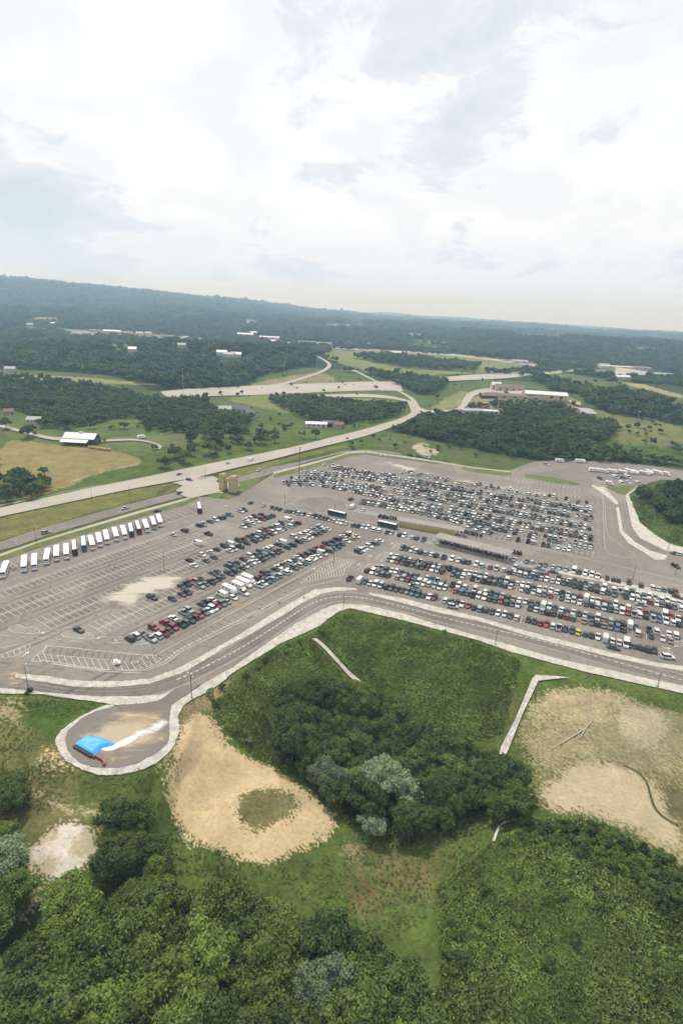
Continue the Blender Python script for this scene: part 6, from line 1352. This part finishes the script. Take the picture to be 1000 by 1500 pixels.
weeds('edge_tufts',"760 1000,860 995,1000 1035,1100 1060,1100 1300,1000 1262,910 1210,790 1175,770 1120",1.1,.08,.22,'sparse tufts on the bare soil at right',35,.02)
weeds('ring_tufts',"250 1060,300 1042,350 1100,425 1130,500 1195,470 1235,385 1262,310 1250,245 1200",1.0,.07,.2,'sparse tufts round the bare dirt ring',36,.06)
weeds('right_bank_weeds',"922 728,960 715,1060 720,1060 812,1000 800,979 793,936 763",1.6,.5,1.1,'rough weeds on the bank below the right wood',37,-.1)
# ================================================================== SKY, SUN, AIR, CAMERA
W_=bpy.data.worlds.new("World"); SC.world=W_; W_.use_nodes=True; nt=W_.node_tree; bg=nt.nodes['Background']
SUN_EL,SUN_AZ=rad(58),rad(-28)   # high, ahead and to the left
sky=N(nt,'ShaderNodeTexSky'); sky.sky_type='NISHITA'; sky.sun_disc=False; sky.sun_elevation=SUN_EL; sky.sun_rotation=SUN_AZ; sky.altitude=300
tc=N(nt,'ShaderNodeTexCoord'); sx=N(nt,'ShaderNodeSeparateXYZ'); nt.links.new(tc.outputs['Generated'],sx.inputs[0])
den=math_(nt,'ADD',math_(nt,'MAXIMUM',sx.outputs['Z'],0.0),.34)
cb=N(nt,'ShaderNodeCombineXYZ'); nt.links.new(math_(nt,'DIVIDE',sx.outputs['X'],den),cb.inputs[0]); nt.links.new(math_(nt,'DIVIDE',sx.outputs['Y'],den),cb.inputs[1])
def cn(scale,detail,rough,off,dist=.0):
    mp=N(nt,'ShaderNodeMapping'); mp.inputs['Location'].default_value=off; nt.links.new(cb.outputs[0],mp.inputs[0]); return noise(nt,scale,detail,rough,mp.outputs[0],dist)
a=cn(1.5,9,.56,(3.1,1.7,0),.35); c=cn(4.6,9,.6,(9,4,2),.4); e=cn(.5,3,.5,(5.5,8.2,4)); q=cn(3.2,7,.55,(1.3,6.1,8),.5)
f=math_(nt,'ADD',math_(nt,'MULTIPLY',a,.50),math_(nt,'MULTIPLY',c,.50))
nv=N(nt,'ShaderNodeVectorMath',operation='NORMALIZE'); nt.links.new(tc.outputs['Generated'],nv.inputs[0])
# thin and thick parts of this cloud deck, by compass direction and height
for x,y,w,am in ((10,235,70,-.16),(70,335,75,-.13),(170,350,60,-.07),(430,320,55,-.10),(575,300,60,-.09),(620,150,110,-.07),(770,165,120,-.05),(930,150,90,-.02),(395,70,45,-.07),(700,390,60,-.03),(180,190,170,.10),(60,120,120,.07),(560,30,160,.06),(850,300,150,.05),(500,370,60,.06),(640,370,40,.05),(250,420,120,-.02)):
    d=rays(x,y); d=d/np.linalg.norm(d); dt=N(nt,'ShaderNodeVectorMath',operation='DOT_PRODUCT'); nt.links.new(nv.outputs[0],dt.inputs[0]); dt.inputs[1].default_value=tuple(d)
    g_=math_(nt,'MULTIPLY',math_(nt,'EXPONENT',math_(nt,'MULTIPLY',math_(nt,'SUBTRACT',dt.outputs['Value'],1.0),2*(850/w)**2*.5)),am); f=math_(nt,'ADD',f,g_)
soft=maprange(nt,f,.31,.48,0,1); edge=maprange(nt,f,.44,.478,0,1); 
cl=mixc(nt,soft,(.70,.78,.855),(.92,.945,.97))
cl=mixc(nt,math_(nt,'MULTIPLY',edge,.8),cl,(1.08,1.075,1.07))
cl=mixc(nt,maprange(nt,q,.50,.62,0,.30),cl,(.80,.85,.90))
cl=mixc(nt,maprange(nt,sx.outputs['Z'],-.02,.12,.9,0),cl,(.70,.85,1.03))
cl=vmul(nt,cl,math_(nt,'ADD',10.0,0))
fin=mixc(nt,.93,sky.outputs[0],cl); nt.links.new(fin,bg.inputs['Color']); bg.inputs['Strength'].default_value=.1
sl=bpy.data.lights.new('sun','SUN'); sl.energy=3.4; sl.angle=rad(3); sl.color=(1,.93,.81); so=link(bpy.data.objects.new('sun',sl))
dirv=Vector((math.sin(SUN_AZ)*math.cos(SUN_EL),math.cos(SUN_AZ)*math.cos(SUN_EL),math.sin(SUN_EL))); so.rotation_euler=dirv.to_track_quat('Z','Y').to_euler(); so.location=dirv*400
zt=max(float(TZ.max())+60,180)
hz=MB(); hz.box(-11000,11000,-420,13000,float(TZ.min())-2,zt); m=bpy.data.materials.new('haze_air'); m.use_nodes=True; nt=m.node_tree; nt.nodes.remove(nt.nodes['Principled BSDF']); pv=N(nt,'ShaderNodeVolumePrincipled'); pv.inputs['Color'].default_value=(.42,.70,1.0,1); pv.inputs['Absorption Color'].default_value=(1,1,1,1); pv.inputs['Density'].default_value=1.8e-4; pv.inputs['Anisotropy'].default_value=.25
nt.links.new(pv.outputs[0],nt.nodes['Material Output'].inputs['Volume']); tag(hz.build('haze',m),'thin pale blue summer haze over the countryside','haze',None,'stuff')
cd=bpy.data.cameras.new('camera'); co_=link(bpy.data.objects.new('camera',cd)); SC.camera=co_
cd.sensor_fit='VERTICAL'; cd.sensor_height=36; cd.lens=F/1500*36; cd.clip_start=1; cd.clip_end=60000
M=Matrix.Identity(4); R3=np.stack([RT,FW,UP])   # rows: world axes in camera terms
for i in range(3): M[i][0]=R3[i][0]; M[i][1]=-R3[i][1]; M[i][2]=-R3[i][2]
M[2][3]=H; co_.matrix_world=M
vs=SC.view_settings; vs.view_transform='Standard'; vs.look='None'; vs.exposure=0; vs.gamma=1
SC.render.engine='CYCLES'; cy=SC.cycles; cy.max_bounces=5; cy.diffuse_bounces=3; cy.glossy_bounces=2; cy.transmission_bounces=2; cy.volume_bounces=0; cy.transparent_max_bounces=6; cy.use_denoising=True
try: cy.denoiser='OPENIMAGEDENOISE'
except Exception: pass
